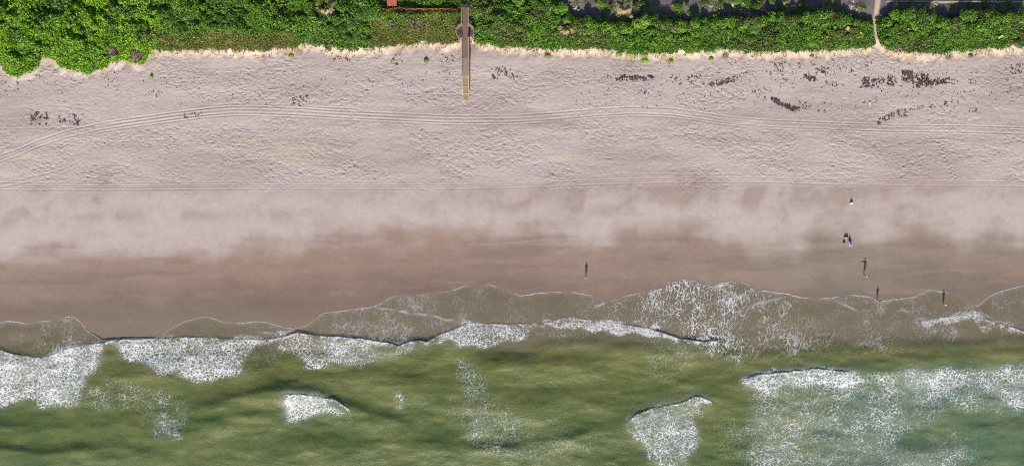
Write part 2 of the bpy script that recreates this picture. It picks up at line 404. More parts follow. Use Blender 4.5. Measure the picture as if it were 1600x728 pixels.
SWELLS = [([(560, 612), (640, 600), (720, 608), (800, 620), (880, 616), (960, 622)], .22, 12, 30), ([(-80, 668), (60, 672), (180, 664), (260, 676), (330, 690)], .24, 12, 30), ([(420, 700), (520, 690), (620, 696), (720, 712)], .26, 12, 32),
          ([(820, 548), (900, 540), (980, 548), (1060, 560)], .18, 10, 24), ([(440, 585), (520, 592), (600, 588), (690, 600)], .18, 10, 22),([(295, 642), (340, 632), (400, 618), (450, 613), (500, 617), (545, 636), (580, 650), (645, 664)], .52, 11, 30), ([(300, 662), (350, 656), (400, 652), (470, 655)], .34, 10, 24),
          ([(-80, 700), (0, 706), (60, 712), (130, 706), (190, 701), (250, 716)], .50, 11, 40), ([(935, 680), (978, 660), (1017, 639), (1070, 628), (1111, 625), (1150, 612)], .20, 10, 26),
          ([(1130, 598), (1200, 584), (1298, 578), (1340, 573), (1420, 567), (1500, 561), (1600, 553), (1690, 548)], .22, 10, 34), ([(140, 600), (200, 585), (260, 590), (300, 605)], .16, 6, 16),
          ([(700, 580), (760, 572), (830, 570), (900, 575), (960, 582)], .13, 9, 20), ([(640, 690), (760, 705), (860, 690), (940, 678)], .25, 8, 24), ([(1120, 560), (1250, 556), (1400, 548), (1600, 535)], .14, 8, 18)]

def dune_z(px, py):
    """bare ground level without footprints"""
    px = np.asarray(px, float); py = np.asarray(py, float)
    z = np.interp(py, [-40000, -200, 60, 95, 120, 200, 290, 370, 450, 500, 560, 640, 728, 1400, 40000],
                  [.55, .55, .5, .42, .32, .16, 0, -.33, -.74, -.97, -1.5, -2.0, -2.7, -7, -20])
    v = line(VEG, px) + 1.5 * np.sin(px * .21) + 1.2 * np.sin(px * .53 + 1)
    notch = 1.0
    s = ss(13, -3, py - v)                 # scarp
    up = ss(10, -75, py - v)
    lf = .35 + .65 * ss(215, 245, px)
    return z + s * (.72 + .18 * np.sin(px * .037)) * lf + up * (1.1 + .4 * lf) 

# ------------------------------------------------------------------ the ground
def axis(*segs):
    out = []
    for a, b, st in segs: out.append(np.arange(a, b, st))
    return np.concatenate(out)
far_lo = np.array([-30000, -15000, -8000, -4000, -2000, -1000, -500, -250, -150])
far_hi = np.array([1720, 1850, 2200, 3000, 4500, 8000, 15000, 30000])
gx = np.concatenate([far_lo, axis((-80, 1680, 1.7)), far_hi])
gy = np.concatenate([far_lo, axis((-80, 84, 1.6), (84, 300, .95), (300, 520, 2.2), (520, 790, 6)), np.array([800, 900, 1200, 2000, 4000, 8000, 15000, 30000])])
PX, PY, Q = lattice(gx, gy)

T1 = [(-80, 270), (0, 243), (30, 232), (60, 219), (100, 205), (150, 193), (200, 185), (260, 177), (320, 170), (360, 167), (400, 167), (470, 170), (520, 173), (600, 176), (700, 180), (800, 180), (870, 176),
      (930, 171), (990, 168), (1050, 170), (1100, 177), (1150, 184), (1200, 187), (1280, 190), (1400, 195), (1500, 197), (1600, 200), (1690, 203)]
def sh(l, d, a=None, b=None):
    r = [(x, y + d) for x, y in l]
    if a is not None: r = [(x, np.interp(x, [p[0] for p in r], [p[1] for p in r])) for x in np.linspace(a, b, 24)]
    return r
T4 = [(-80, 289), (400, 289), (640, 288), (800, 286), (960, 281), (1100, 278), (1200, 277), (1300, 280), (1450, 283), (1690, 286)]
T6 = [(-30, 290), (0, 286), (36, 279), (72, 271), (104, 261), (124, 250), (147, 236)]
TRACKS = [(T1, 1), (sh(T1, 10), 1), (sh(T1, 4.5, 170, 900), .7), (sh(T1, 14, 150, 860), .8), (sh(T1, -4, 330, 560), .4), (sh(T1, 13.5, 900, 1560), .7), (sh(T1, 3.5, 1140, 1690), .6),
          (T4, .45), (sh(T4, 7), .5), (sh(T4, 3), .3), (sh(T4, -4, -80, 640), .3), ([(990, 273), (1200, 271), (1330, 271), (1400, 266), (1450, 262)], .35),
          ([(1280, 279), (1360, 277), (1430, 266), (1500, 261), (1690, 262)], .35), (T6, .5), (sh(T6, 7), .45), ([(-80, 201), (0, 201), (60, 200), (130, 198), (220, 187)], .3)]

veg_y = line(VEG, PX); back_y = line(BACK, PX)
wob = 5 * (fbm(PX / 14, PY / 14, 31, 3) - .5)
inside = PY - veg_y + wob                  # <0 under the plants
z = dune_z(PX, PY)
mx, my = PX / PPM, PY / PPM                # metres
dryness = ss(318, 270, PY + 26 * (fbm(PX / 60, PY / 40, 3, 3) - .5)) * ss(-2, 10, inside)
churn = .45 + .75 * ss(.35, .65, fbm(PX / 55, PY / 30, 41, 4))
trk = np.zeros_like(PX)
flat_t = np.zeros_like(PX)
for pts, a in TRACKS:
    d = np.abs(PY - line(pts, PX) - .8 * np.sin(PX * .011)) ; e = ends(pts, PX, 12) * a * (1 + .6 * ss(420, 250, PX)) * (.25 + 1.2 * fbm(PX / 34 + .3 * len(pts), PY / 6, 77, 3))
    trk += e * (-.046 * np.exp(-(d / .95) ** 2) + .020 * np.exp(-((d - 2.0) / .9) ** 2))
    flat_t = np.maximum(flat_t, e * np.exp(-(d / 4.5) ** 2))
foot = (fbm(mx * 1.5, my * 1.9, 51, 2) - .5) * .06 + (fbm(mx * 3.4, my * 3.6, 57, 2) - .5) * .10
pits = -np.clip(vnoise(mx * 3.0, my * 3.3, 63) - .76, 0, 1) * .40
berm = (fbm(PX / 95, PY / 26, 71, 3) - .5) * .22
near = ss(-250, -60, PX) * ss(1850, 1660, PX) * ss(-250, -60, PY)
z = z + near * (dryness * churn * (foot * (1 - .7 * flat_t) + pits * (1 - .8 * flat_t)) + trk * (.35 + .65 * ss(330, 300, PY)) + berm * ss(330, 250, PY) * ss(0, 30, inside) * .8)
z += near * (1 - dryness) * ss(2, 8, inside) * (fbm(mx * .35, my * .7, 81, 4) - .5) * .035
# scarp ribs where plants let the sand slide
rib = (fbm(mx * 1.3 + .9 * my + 2 * vnoise(mx * .2, my * .2, 93), my * .35, 91, 4) - .5) * ss(-6, 1, inside) * ss(20, 8, inside)
z += rib * .34
# trail of footprints at the right
for k in range(20):
    t = k / 19; cx = 1468 + 23 * t + (1.7 if k % 2 else -1.7); cy = 222 + 56 * t
    z += -.22 * np.exp(-(((PX - cx) / 1.6) ** 2 + ((PY - cy) / 1.5) ** 2)) + .08 * np.exp(-(((PX - cx) / 2.6) ** 2 + ((PY - cy) / 2.6) ** 2))

# albedo
DRY = np.array([.496, .416, .392]); PALE = np.array([.488, .410, .385]); DAMP = np.array([.262, .190, .156]); WET = np.array([.200, .150, .126]); CREAM = np.array([.45, .37, .285])
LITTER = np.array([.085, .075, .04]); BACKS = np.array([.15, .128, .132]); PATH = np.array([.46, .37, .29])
alb = np.zeros(PX.shape + (3,)) + DRY
n1 = fbm(PX / 70, PY / 22, 101, 5); n2 = fbm(PX / 160, PY / 60, 107, 4)
alb = mix(alb, np.array([.42, .338, .31]), ss(.42, .68, n2) * .8)
alb = mix(alb, np.array([.52, .43, .37]), ss(.52, .75, fbm(PX / 90, PY / 18, 109, 4)) * ss(190, 215, PY) * ss(285, 255, PY) * .7)
# damp brown patches above the tide line, dried pale sand between
patch = ss(.44, .80, n1) * ss(280, 300, PY) * ss(395, 340, PY) * (.42 + .5 * ss(.35, .7, fbm(PX / 30, PY / 34, 145, 4)))
for cx, cy, rx, ry, s in ((155, 302, 15, 26, .9), (25, 337, 32, 10, .9), (76, 336, 13, 9, .8), (122, 337, 26, 10, .9), (395, 335, 22, 8, .7), (866, 312, 26, 18, .7), (965, 298, 22, 12, .8), (975, 322, 16, 12, .8),
                          (1105, 292, 34, 11, .9), (1100, 312, 20, 16, .9), (1242, 298, 12, 20, .9), (1234, 328, 12, 16, .8), (1330, 290, 42, 6, .6), (1385, 292, 30, 8, .5), (1572, 294, 12, 9, .6), (640, 290, 30, 6, .5)):
    d = np.hypot((PX - cx + 70 * (fbm(PX / 34, PY / 34, 147, 4) - .5)) / (rx * 1.35), (PY - cy + 60 * (fbm(PX / 40, PY / 40, 149, 4) - .5)) / (ry * 1.35))
    patch = np.maximum(patch, s * np.exp(-d ** 2 * 1.1) * (.35 + 1.2 * ss(.3, .65, fbm(PX / 16 + PY / 50, PY / 26, 143, 4))))
alb = mix(alb, PALE, ss(290, 320, PY) * (1 - patch))
yb = 316 + 80 * (fbm(PX / 52, 0 * PY + 3.3, 161, 3) - .5) + 30 * (fbm(PX / 22, PY / 40, 163, 3) - .5)
hang = ss(282, 296, PY) * ss(yb + 18, yb - 16, PY) * (.30 + .9 * ss(.32, .7, fbm(PX / 34 + PY / 70, PY / 30, 165, 4))) * np.interp(PX, [-80, 0, 500, 760, 900, 1320, 1690], [.55, .5, .4, .7, .9, .85, .5])
hang2 = np.exp(-((PY - 337 - 10 * (n2 - .5)) / 12) ** 2) * ss(.40, .66, fbm(PX / 40, PY / 60, 167, 3)) * ss(560, 420, PX) * .7
alb = mix(alb, DAMP * 1.1, np.clip(np.maximum(np.maximum(hang, hang2), patch * .6), 0, 1) * .62)
wl = line([(-80, 400), (0, 398), (120, 394), (200, 390), (300, 392), (400, 385), (480, 372), (560, 362), (700, 360), (800, 364), (880, 364), (960, 372), (1000, 372), (1040, 352), (1090, 368), (1150, 376), (1250, 376), (1290, 356), (1400, 362), (1690, 372)], PX)
cus = np.abs(np.sin(PX / 47 + 2.2 * fbm(PX / 120, PY / 300, 119, 2)))
wd = PY - wl + 34 * (fbm(PX / 80, PY / 26, 113, 4) - .5) - 20 * (cus - .6) * ss(600, 900, PX) + 34 * (fbm(PX / 36, PY / 60, 120, 3) - .5)
wet1 = ss(-30, 32, wd + 14 * (fbm(PX / 24, PY / 14, 115, 3) - .5))
alb = mix(alb, DAMP * np.array([1.08, 1.08, 1.08]), wet1)
wet2 = ss(35, 105, wd + 40 * (fbm(PX / 110, PY / 20, 117, 4) - .5))
alb = mix(alb, WET * np.array([1.02, 1.0, 1.0]), wet2)
dk = ss(.5, .74, fbm(PX / 130, PY / 11, 151, 4)) * wet1 * ss(520, 480, PY)
alb = mix(alb, WET * .92, dk * .45)
for cx, cy, rx, ry, s_ in ((680, 452, 90, 20, .6), (400, 478, 90, 16, .7), (560, 436, 60, 10, .4), (210, 455, 110, 12, .4), (760, 425, 90, 12, .35), (1020, 400, 60, 14, .35), (1450, 420, 110, 12, .35), (640, 470, 40, 12, .4)):
    d = np.hypot((PX - cx + 60 * (n2 - .5)) / rx, (PY - cy + 30 * (n1 - .5)) / ry); alb = mix(alb, np.array([.165, .118, .096]), s_ * np.exp(-d ** 2) * .8)
lt = ss(.56, .78, fbm(PX / 60, PY / 8, 157, 4)) * wet1 * ss(500, 440, PY)
alb = mix(alb, DAMP * 1.16, lt * .5)
alb = alb * (1 + np.array([.015, -.02, -.03]) * (wet1 * ss(1150, 750, PX) * ss(80, 350, PX))[..., None] + np.array([-.03, .01, -.02]) * (wet1 * ss(1000, 1300, PX))[..., None])
alb = alb * (1 + (np.array([.04, -.02, -.05]) * ((n2 - .5) * 2)[..., None]) * wet1[..., None])
soak = ss(-4, 5, PY - line(EDGE, PX)) + .6 * ss(.5, .62, fbm(PX / 90, PY / 25, 121, 3)) * ss(455, 480, PY) * ss(820, 760, PX)
alb = mix(alb, np.array([.205, .158, .122]), np.clip(soak, 0, 1))
for pts in ([(90, 401), (95, 394), (100, 389), (120, 391), (160, 392), (191, 381)], [(730, 383), (790, 380), (840, 375)], [(800, 380), (860, 374), (930, 372)], [(279, 353), (287, 358), (292, 366), (293.5, 385)]):
    d = np.abs(PY - line(pts, PX)); alb = mix(alb, PALE, .30 * np.exp(-(d / 1.0) ** 2) * ends(pts, PX, 6))
scarp = ss(-12, -1, inside) * ss(21, 4, inside + 12 * (fbm(PX / 10, PY / 10, 127, 3) - .5))
strength = np.interp(PX, [0, 60, 64, 88, 92, 225, 240, 420, 1690], [.3, .0, .6, .6, .0, .1, .8, .95, .95]) * (.55 + .6 * fbm(PX / 18, PY / 12, 139, 3))
alb = mix(alb, CREAM * (1 + .25 * (fbm(mx * 2, my * .7, 129, 3) - .5))[..., None], scarp * strength)
alb = mix(alb, np.array([.33, .22, .16]), ss(.52, .72, fbm(mx * .9 + .4 * my, my * .4, 131, 4)) * scarp * .75)
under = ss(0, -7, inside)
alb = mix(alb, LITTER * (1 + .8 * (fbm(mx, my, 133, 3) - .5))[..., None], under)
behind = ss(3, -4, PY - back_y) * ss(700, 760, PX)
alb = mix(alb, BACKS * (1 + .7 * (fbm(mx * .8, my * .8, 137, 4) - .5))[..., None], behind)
pathx = line([(-80, 1373), (0, 1372), (15, 1371), (30, 1367.5), (50, 1368), (62, 1370), (72, 1373), (80, 1376), (95, 1378)], PY) if False else np.interp(PY, [-80, 0, 15, 30, 50, 62, 72, 80, 95], [1373, 1372, 1370, 1367, 1368, 1370, 1373, 1376, 1378])
pathm = ss(1.0, .55, np.abs(PX - pathx) / np.interp(PY, [-80, 10, 30, 60, 75, 90], [7, 5, 3, 4, 6, 9])) * ss(90, 76, PY)
alb = mix(alb, PATH, pathm)
inland = ss(-80, -200, PY)
alb = mix(alb, np.array([.16, .15, .09]), inland)
xw, yw = W(PX, PY, z)
me = raw_mesh('beach_sand', np.stack([xw, yw, z], -1).reshape(-1, 3), Q, True)
cattr(me, 'albedo', np.clip(alb, 0.01, .85).reshape(-1, 3))
fattr(me, 'wet', np.clip(wet1 * .45 + wet2 * .3 + soak * .2, 0, 1))
fattr(me, 'rug', np.clip(dryness * churn, 0, 1))
link('beach_sand', me, M['sand'], kind='structure')

# ------------------------------------------------------------------ the sea
sx = np.concatenate([far_lo[:-1], axis((-75, 1675, 1.5)), far_hi])
sy = np.concatenate([axis((424, 600, 1.05), (600, 780, 1.5)), np.array([800, 850, 950, 1200, 2000, 4000, 8000, 15000, 30000])])
PX, PY, Q = lattice(sx, sy)
mx, my = PX / PPM, PY / PPM
jit = 2.2 * (fbm(PX / 9, PY / 40, 201, 3) - .5)
e = line(EDGE, PX) + jit
dE = PY - e
gz = dune_z(PX, PY)
film = np.where(dE < 0, np.maximum(-.3, dE * .06), .02 + .035 * ss(0, 1.5, dE) * (1 - .6 * ss(1.5, 7, dE)) + .0006 * np.clip(dE, 0, 60))
zs = gz + film
lobe_m = np.zeros_like(PX)
for pts in LOBES:
    d = PY - line(pts, PX) - jit; en = ends(pts, PX, 8)
    zs += en * .035 * ss(-1.2, 1.2, d) * np.exp(-np.clip(d, 0, 99) / 7)
    lobe_m = np.maximum(lobe_m, en * np.exp(-(np.clip(d, 0, 99) / 2.2) ** 2) * (d > -1.5))
lev = -1.03 + (fbm(PX / 90, PY / 34, 211, 3) - .5) * .62 * ss(505, 560, PY) + (fbm(PX / 22 + PY / 30, PY / 13 - PX / 60, 215, 3) - .5) * .10 * ss(500, 560, PY) + (fbm(PX / 7, PY / 5, 217, 3) - .5) * .05
jb = 2.4 * (fbm(PX / 11, PY / 60, 221, 3) - .5)
bores = ((B1, .15, 40), (B2, .17, 26))
bore_face = np.zeros_like(PX); behind_b = np.zeros_like(PX)
for pts, hgt, dec in bores:
    d = PY - line(pts, PX) - jb; en = ends(pts, PX, 22) * (.75 + .5 * vnoise(PX / 22, 0 * PX, 225)) * (.62 + .38 * ss(380, 470, PX))
    st = ss(-.9, .9, d)
    lev = lev + en * hgt * st * np.exp(-np.clip(d, 0, 900) / dec)
    behind_b = np.maximum(behind_b, ends(pts, PX, 22) * st * np.exp(-(np.clip(d, 0, 900) / 9) ** 1.5))
for pts, a, f, r in SWELLS:
    d = PY - line(pts, PX) - 5 * (fbm(PX / 40, PY / 200, 231, 2) - .5); en = ends(pts, PX, 45)
    lev = lev + en * a * np.where(d < 0, np.exp(-(d / f) ** 2), np.exp(-(d / r) ** 2))
crest_b = np.zeros_like(PX)
for pts, hgt in ((B3, .13), (B4, .12), (B5, .12)):
    d = PY - line(pts, PX) - jb; en = ends(pts, PX, 9)
    lev = lev + en * hgt * ss(-.8, .8, d) * np.exp(-np.clip(d, 0, 900) / 16)
    crest_b = np.maximum(crest_b, en * ss(-.8, .8, d) * np.exp(-(np.clip(d, 0, 900) / 8) ** 1.5))
k = .02
zsea = np.where(dE < 0, zs, np.maximum(zs, lev))
# opacity: thin film is clear, deeper water is murky
deep = np.clip(zsea - gz, 0, 9)
opac = ss(.0, .55, deep) * .97 + .03
opac = np.where(dE < 0, 0, opac)
opac = np.maximum(opac, .27 * ss(0, 12, dE))
# foam density
fo = np.zeros_like(PX); stv = np.zeros_like(PX)
def blur(a, n=3, it=3):
    for _ in range(it):
        for ax in (0, 1):
            p = np.concatenate([np.repeat(a.take([0], ax), n, ax), a, np.repeat(a.take([-1], ax), n, ax)], ax)
            c = np.cumsum(p, ax); L = a.shape[ax]; w = 2 * n
            a = (c.take(range(w, w + L), ax) - c.take(range(0, L), ax)) / w
    return a
def region(poly, v, f=3):
    global fo
    warp = 34 * (fbm(PX / 24, PY / 24, 241, 4) - .5) + 16 * (fbm(PX / 7, PY / 7, 245, 2) - .5); warp2 = 30 * (fbm(PX / 22, PY / 22, 247, 4) - .5)
    fo = np.maximum(fo, v * blur(inpoly(poly, PX + warp, PY + warp2).astype(float), f))
FOAM = [([(-80, 530), (0, 546), (33, 552), (65, 557), (106, 543), (168, 532), (166, 556), (150, 580), (140, 600), (138, 640), (112, 648), (60, 640), (44, 618), (22, 636), (0, 646), (-80, 640)], .86, 4),
        ([(172, 528), (297, 524), (400, 528), (418, 534), (392, 560), (372, 596), (345, 590), (312, 600), (280, 588), (240, 585), (205, 568), (178, 548)], .78, 4),
        ([(140, 575), (165, 565), (200, 590), (270, 608), (295, 650), (278, 690), (236, 680), (210, 655), (170, 645), (138, 645)], .46, 6), ([(235, 655), (280, 650), (285, 690), (245, 690)], .62, 5),
        ([(372, 560), (430, 540), (440, 565), (400, 600), (365, 600)], .36, 5),
        ([(420, 528), (465, 518), (523, 525), (610, 540), (660, 535), (640, 552), (600, 566), (560, 580), (530, 572), (480, 566), (430, 548)], .70, 4), ([(468, 556), (500, 560), (526, 566), (524, 578), (490, 574)], .7, 3),
        ([(670, 535), (707, 516), (731, 505), (800, 507), (838, 512), (810, 532), (760, 546), (720, 540), (690, 545)], .84, 3), ([(830, 504), (880, 497), (923, 500), (984, 508), (1045, 523), (1010, 528), (950, 518), (880, 514)], .92, 3),
        ([(830, 505), (900, 500), (930, 520), (880, 545), (840, 530)], .33, 6), ([(1005, 512), (1062, 528), (1100, 540), (1090, 580), (1050, 600), (1000, 570)], .38, 7), ([(1115, 520), (1165, 525), (1160, 575), (1130, 570)], .42, 5),
        ([(1448, 501), (1478, 494), (1503, 491), (1527, 494), (1556, 502), (1592, 514), (1590, 521), (1556, 517), (1527, 510), (1490, 508), (1455, 508)], .74, 3), ([(1400, 500), (1560, 520), (1500, 535), (1430, 530)], .30, 6),
        ([(442, 616), (495, 620), (535, 634), (550, 646), (505, 654), (450, 662), (440, 642)], .84, 2), ([(612, 618), (632, 620), (636, 640), (620, 644)], .6, 3), ([(520, 590), (600, 585), (560, 630), (510, 615)], .26, 6),
        ([(705, 640), (718, 560), (742, 560), (760, 600), (775, 625), (830, 660), (905, 690), (905, 718), (850, 735), (760, 716), (722, 690)], .48, 5), ([(715, 650), (760, 650), (790, 690), (740, 695)], .60, 5),
        ([(820, 655), (940, 650), (980, 690), (900, 720), (820, 700)], .34, 7), ([(800, 705), (900, 690), (960, 685), (900, 728), (800, 740)], .45, 6),
        ([(980, 658), (1017, 639), (1070, 628), (1096, 620), (1115, 630), (1092, 650), (1090, 690), (1082, 740), (1030, 740), (1008, 700), (985, 680)], .72, 3),
        ([(1160, 594), (1200, 584), (1298, 577), (1340, 580), (1362, 604), (1330, 612), (1280, 606), (1200, 615), (1165, 612)], .82, 4),
        ([(1160, 600), (1350, 585), (1420, 572), (1460, 580), (1500, 572), (1600, 566), (1690, 560), (1690, 660), (1570, 655), (1550, 640), (1500, 650), (1450, 670), (1400, 700), (1540, 700), (1500, 760), (1180, 760), (1165, 690)], .56, 5),
        ([(1400, 576), (1440, 572), (1500, 574), (1560, 568), (1690, 560), (1690, 650), (1580, 655), (1558, 625), (1500, 618), (1440, 640), (1420, 610)], .72, 5), ([(1120, 650), (1180, 640), (1190, 740), (1110, 740)], .36, 6),
        ([(1180, 690), (1260, 680), (1280, 735), (1190, 740)], .66, 6), ([(1300, 640), (1400, 630), (1420, 680), (1320, 700)], .56, 7), ([(1400, 690), (1500, 660), (1560, 690), (1540, 740), (1400, 740)], .36, 7)]
for poly, v, f in FOAM: region(poly, v, max(2, f - 1))
cn = .25 + 1.35 * ss(.22, .68, fbm(PX / 13, PY / 9, 243, 4))
fo = np.maximum(fo, np.maximum(behind_b, crest_b) * np.clip(cn, 0, 1.05))
sw = ss(0, 3, dE) * ss(40, -10, PY - 14 * (fbm(PX / 30, PY / 60, 253, 3) - .5) - np.where(PX < 1041, line(B1, PX), np.interp(PX, [1041, 1095, 1130, 1160, 1250, 1400, 1460, 1530, 1690], [521, 536, 548, 553, 550, 542, 522, 512, 540])))
swd = np.interp(PX, [-80, 0, 130, 160, 250, 300, 480, 520, 650, 700, 760, 800, 960, 1010, 1060, 1150, 1250, 1350, 1500, 1690], [.36, .36, .30, .12, .18, .20, .26, .40, .40, .32, .36, .34, .34, .44, .5, .46, .42, .36, .3, .34])
swd = swd * .88 * (.75 + .5 * fbm(PX / 40, PY / 30, 251, 3))
fo = np.maximum(fo, sw * swd)
rim = np.exp(-(np.clip(dE - .6, -99, 99) / 1.0) ** 2) * np.interp(PX, [-80, 160, 250, 300, 600, 960, 1030, 1200, 1290, 1330, 1690], [.55, .5, .25, .4, .55, .6, .9, .9, .9, .6, .55])
rim = rim * (.12 + 1.35 * ss(.30, .66, fbm(PX / 24, PY / 24, 255, 4)))
rimv = np.clip(np.maximum(rim * 1.5, lobe_m * (1.3 * fbm(PX / 14, PY / 14, 257, 3) - .25)), 0, 1)
fo = np.where(dE < -.6, 0, fo); rimv = np.where(dE < -1.2, 0, rimv)
stv = sw * np.interp(PX, [900, 1000, 1060, 1170, 1260, 1690], [.25, .7, 1, .8, .4, .3])
zsea = zsea + np.where(dE > 1, 1, 0) * np.clip(fo - .3, 0, 1) * (fbm(mx * 3.1, my * 3.1, 261, 2) - .4) * .16 * ss(.05, .4, deep)
# body colour of the water
tn = fbm(PX / 90, PY / 40, 271, 4)
tint = np.zeros(PX.shape + (3,)) + np.array([.23, .20, .145])
tint = mix(tint, np.array([.128, .142, .038]), ss(505, 570, PY + 50 * (tn - .5)))
tint = mix(tint, np.array([.090, .136, .040]), ss(560, 650, PY + 90 * (tn - .5)))
right = ss(1150, 1400, PX) * ss(540, 600, PY)
tint = mix(tint, np.array([.078, .172, .118]), right * .9)
tint = mix(tint, np.array([.070, .138, .066]), ss(690, 740, PY) * ss(400, 0, PX) * .8)
tint = mix(tint, np.array([.175, .165, .062]), ss(.52, .70, fbm(PX / 55, PY / 24, 277, 4)) * ss(660, 560, PY) * .7)
out = ss(800, 2500, PY)
tint = mix(tint, np.array([.03, .075, .065]), out)
xw, yw = W(PX, PY, zsea)
me = raw_mesh('sea', np.stack([xw, yw, zsea], -1).reshape(-1, 3), Q, True)
cattr(me, 'tint', tint.reshape(-1, 3)); fattr(me, 'foam', np.clip(fo, 0, 1.1)); fattr(me, 'rim', rimv); fattr(me, 'milk', np.clip(blur(np.clip(fo - .46, 0, 1), 5) * 1.35 * (.4 + 1.2 * fbm(PX / 26, PY / 22, 263, 3)) * ss(.1, .5, deep), 0, 1)); fattr(me, 'streak', np.clip(stv, 0, 1)); fattr(me, 'opacity', np.clip(opac, 0, 1))
link('sea', me, M['sea'], kind='structure')

# ------------------------------------------------------------------ plants
def leaf_mesh(name, pos, nrm, size, tone, aspect=.75, fold=.12, dirv=None):
    n = len(pos)
    nrm = nrm / np.linalg.norm(nrm, axis=1, keepdims=True)
    if dirv is None:
        a = RNG.normal(size=(n, 3))
    else: a = dirv
    u = a - nrm * (a * nrm).sum(1, keepdims=True); u /= np.linalg.norm(u, axis=1, keepdims=True) + 1e-9
    v = np.cross(nrm, u)
    s = size[:, None]
    c = np.empty((n, 4, 3)); asp = aspect if np.isscalar(aspect) else aspect[:, None]
    c[:, 0] = pos - u * s * .5; c[:, 2] = pos + u * s * .5
    c[:, 1] = pos + v * s * asp * .5 + nrm * s * fold - u * s * .06; c[:, 3] = pos - v * s * asp * .5 + nrm * s * fold - u * s * .06
    me = raw_mesh(name, c.reshape(-1, 3), np.arange(4 * n).reshape(-1, 4))
    fattr(me, 'tone', np.repeat(tone, 4))
    return me

def canopy_h(px, py):
    """height of the low plant mass over the ground"""
    d = line(VEG, px) - py                       # pixels into the plants
    grass = np.clip(ss(380, 420, px) * ss(480, 440, px) * ss(28, 16, d) + ss(560, 600, px) * ss(725, 715, px) * ss(60, 30, d) + ss(238, 262, px) * ss(470, 380, px) * ss(48, 4, d), 0, 1)
    h = .25 + 1.15 * ss(0, 40, d)
    h = h * (1 - .6 * grass)
    h *= .45 + 1.1 * ss(.25, .75, fbm(px / 20, py / 16, 301, 3))
    h *= 1 - .65 * ss(592, 600, px) * ss(724, 720, px) * ss(24, 16, py)
    db = py - line(BACK, px)
    return h * (.5 + .5 * ss(-1, 7, db)), grass
def scatter(n, x0, x1, test):
    px = RNG.uniform(x0, x1, n); py = RNG.uniform(-70, 122, n)
    k = test(px, py)
    return px[k], py[k]
def in_veg(px, py):
    w = 5 * (fbm(px / 14, py / 14, 31, 3) - .5)
    ragged = 9 * (fbm(px / 6, py / 9, 305, 2) - .5) + 7 * (RNG.random(np.shape(px)) - .5) ** 3 * 4
    a = (py - line(VEG, px) + w + ragged < 0) & (py > line(BACK, px) + ragged)
    px_path = np.interp(py, [-80, 0, 15, 30, 50, 62, 72, 80, 95], [1373, 1372, 1370, 1367, 1368, 1370, 1373, 1376, 1378])
    a &= np.abs(px - px_path) > np.interp(py, [0, 10, 30, 60, 75, 90], [5, 4, 2.2, 2.6, 4, 7])
    walk = (np.abs(px - 727) < np.where((py > 38) & (py < 64), 14, 7)) & (py > 14)
    for bx_, by_, br_ in ((176, 81, 9), (214, 87, 9), (1402, 76, 6)):
        a &= np.hypot(px - bx_, py - by_) > br_ * (.7 + .6 * vnoise(px / 4, py / 4, 307))
    return a & ~walk & ~((px > 602) & (px < 622) & (py < 11))
def leaves(name, x0, x1, dens, mat, test=None, size=(.20, .42), tone0=(.25, .75), label_kind='stuff', asp=.8, up=1.0, hmul=1.0):
    n = int((x1 - x0) / PPM * 24 * dens)
    px, py = scatter(n, x0, x1, in_veg)
    if test is not None:
        k = test(px, py); px, py = px[k], py[k]
    h, g = canopy_h(px, py); m = len(px)
    dep = RNG.random(m) ** 1.6
    zz = dune_z(px, py) + h * hmul * (1 - .75 * dep) + .05
    x, y = W(px, py, zz)
    nr = RNG.normal(size=(m, 3)) * .7; nr[:, 2] = np.abs(nr[:, 2]) + up * .6; nr[:, 1] -= .2
    tone = RNG.uniform(*tone0, m) + .45 * (fbm(px / 30, py / 30, 311, 3) - .5) 
    tone = tone + (RNG.random(m) < .06) * .3
    me = leaf_mesh(name, np.stack([x, y, zz], 1), nr, RNG.uniform(*size, m), np.clip(tone, 0, 1), asp)
    return link(name, me, mat, kind='stuff')
kg = lambda px, py: canopy_h(px, py)[1] + .9 * (fbm(px / 12, py / 8, 317, 3) - .5) + .35 * (RNG.random(np.shape(px)) - .5)
c1 = lambda px, py: (px < 246 + 20 * (fbm(py / 9, px * 0, 321) - .5)) & (vnoise(px / 22, py / 16, 323) + .004 * (py - 40) > .32)
c2 = lambda px, py: (px < 250) & ~c1(px, py)
leaves('creeping_foliage', -70, 250, 75, M['bright'], c1, tone0=(.25, .8)); leaves('dark_foliage', -70, 250, 75, M['dark'], c2)  # darker leaf colour fills the gaps between the bright patches
mid = lambda px, py: (kg(px, py) < .5) & (fbm(px / 34, py / 20, 331, 3) + .16 * (RNG.random(np.shape(px)) - .5) > .50)
drk = lambda px, py: (kg(px, py) < .5) & (fbm(px / 34, py / 20, 331, 3) + .16 * (RNG.random(np.shape(px)) - .5) <= .50)
leaves('green_thicket', 246, 725, 75, M['mid'], mid); leaves('dark_thicket', 246, 725, 75, M['dark'], drk)
gr = lambda px, py: kg(px, py) >= .5
leaves('dune_grass', 240, 725, 74, M['grass'], gr, size=(.30, .62), asp=.22, up=.5); leaves('dune_herb', 240, 725, 34, M['olive'], gr, size=(.2, .36)); leaves('dune_herb', 240, 725, 30, M['mid'], lambda a, b: gr(a, b) & (fbm(a / 16, b / 10, 343, 3) > .47), size=(.18, .36), hmul=1.1)
ol = lambda px, py: fbm(px / 40, py / 24, 341, 3) + .22 * (RNG.random(np.shape(px)) - .5) > .60
leaves('sea_grape_thicket', 725, 1680, 78, M['mid'], lambda a, b: ~ol(a, b)); leaves('olive_thicket', 725, 1680, 70, M['olive'], ol, tone0=(.15, .6))

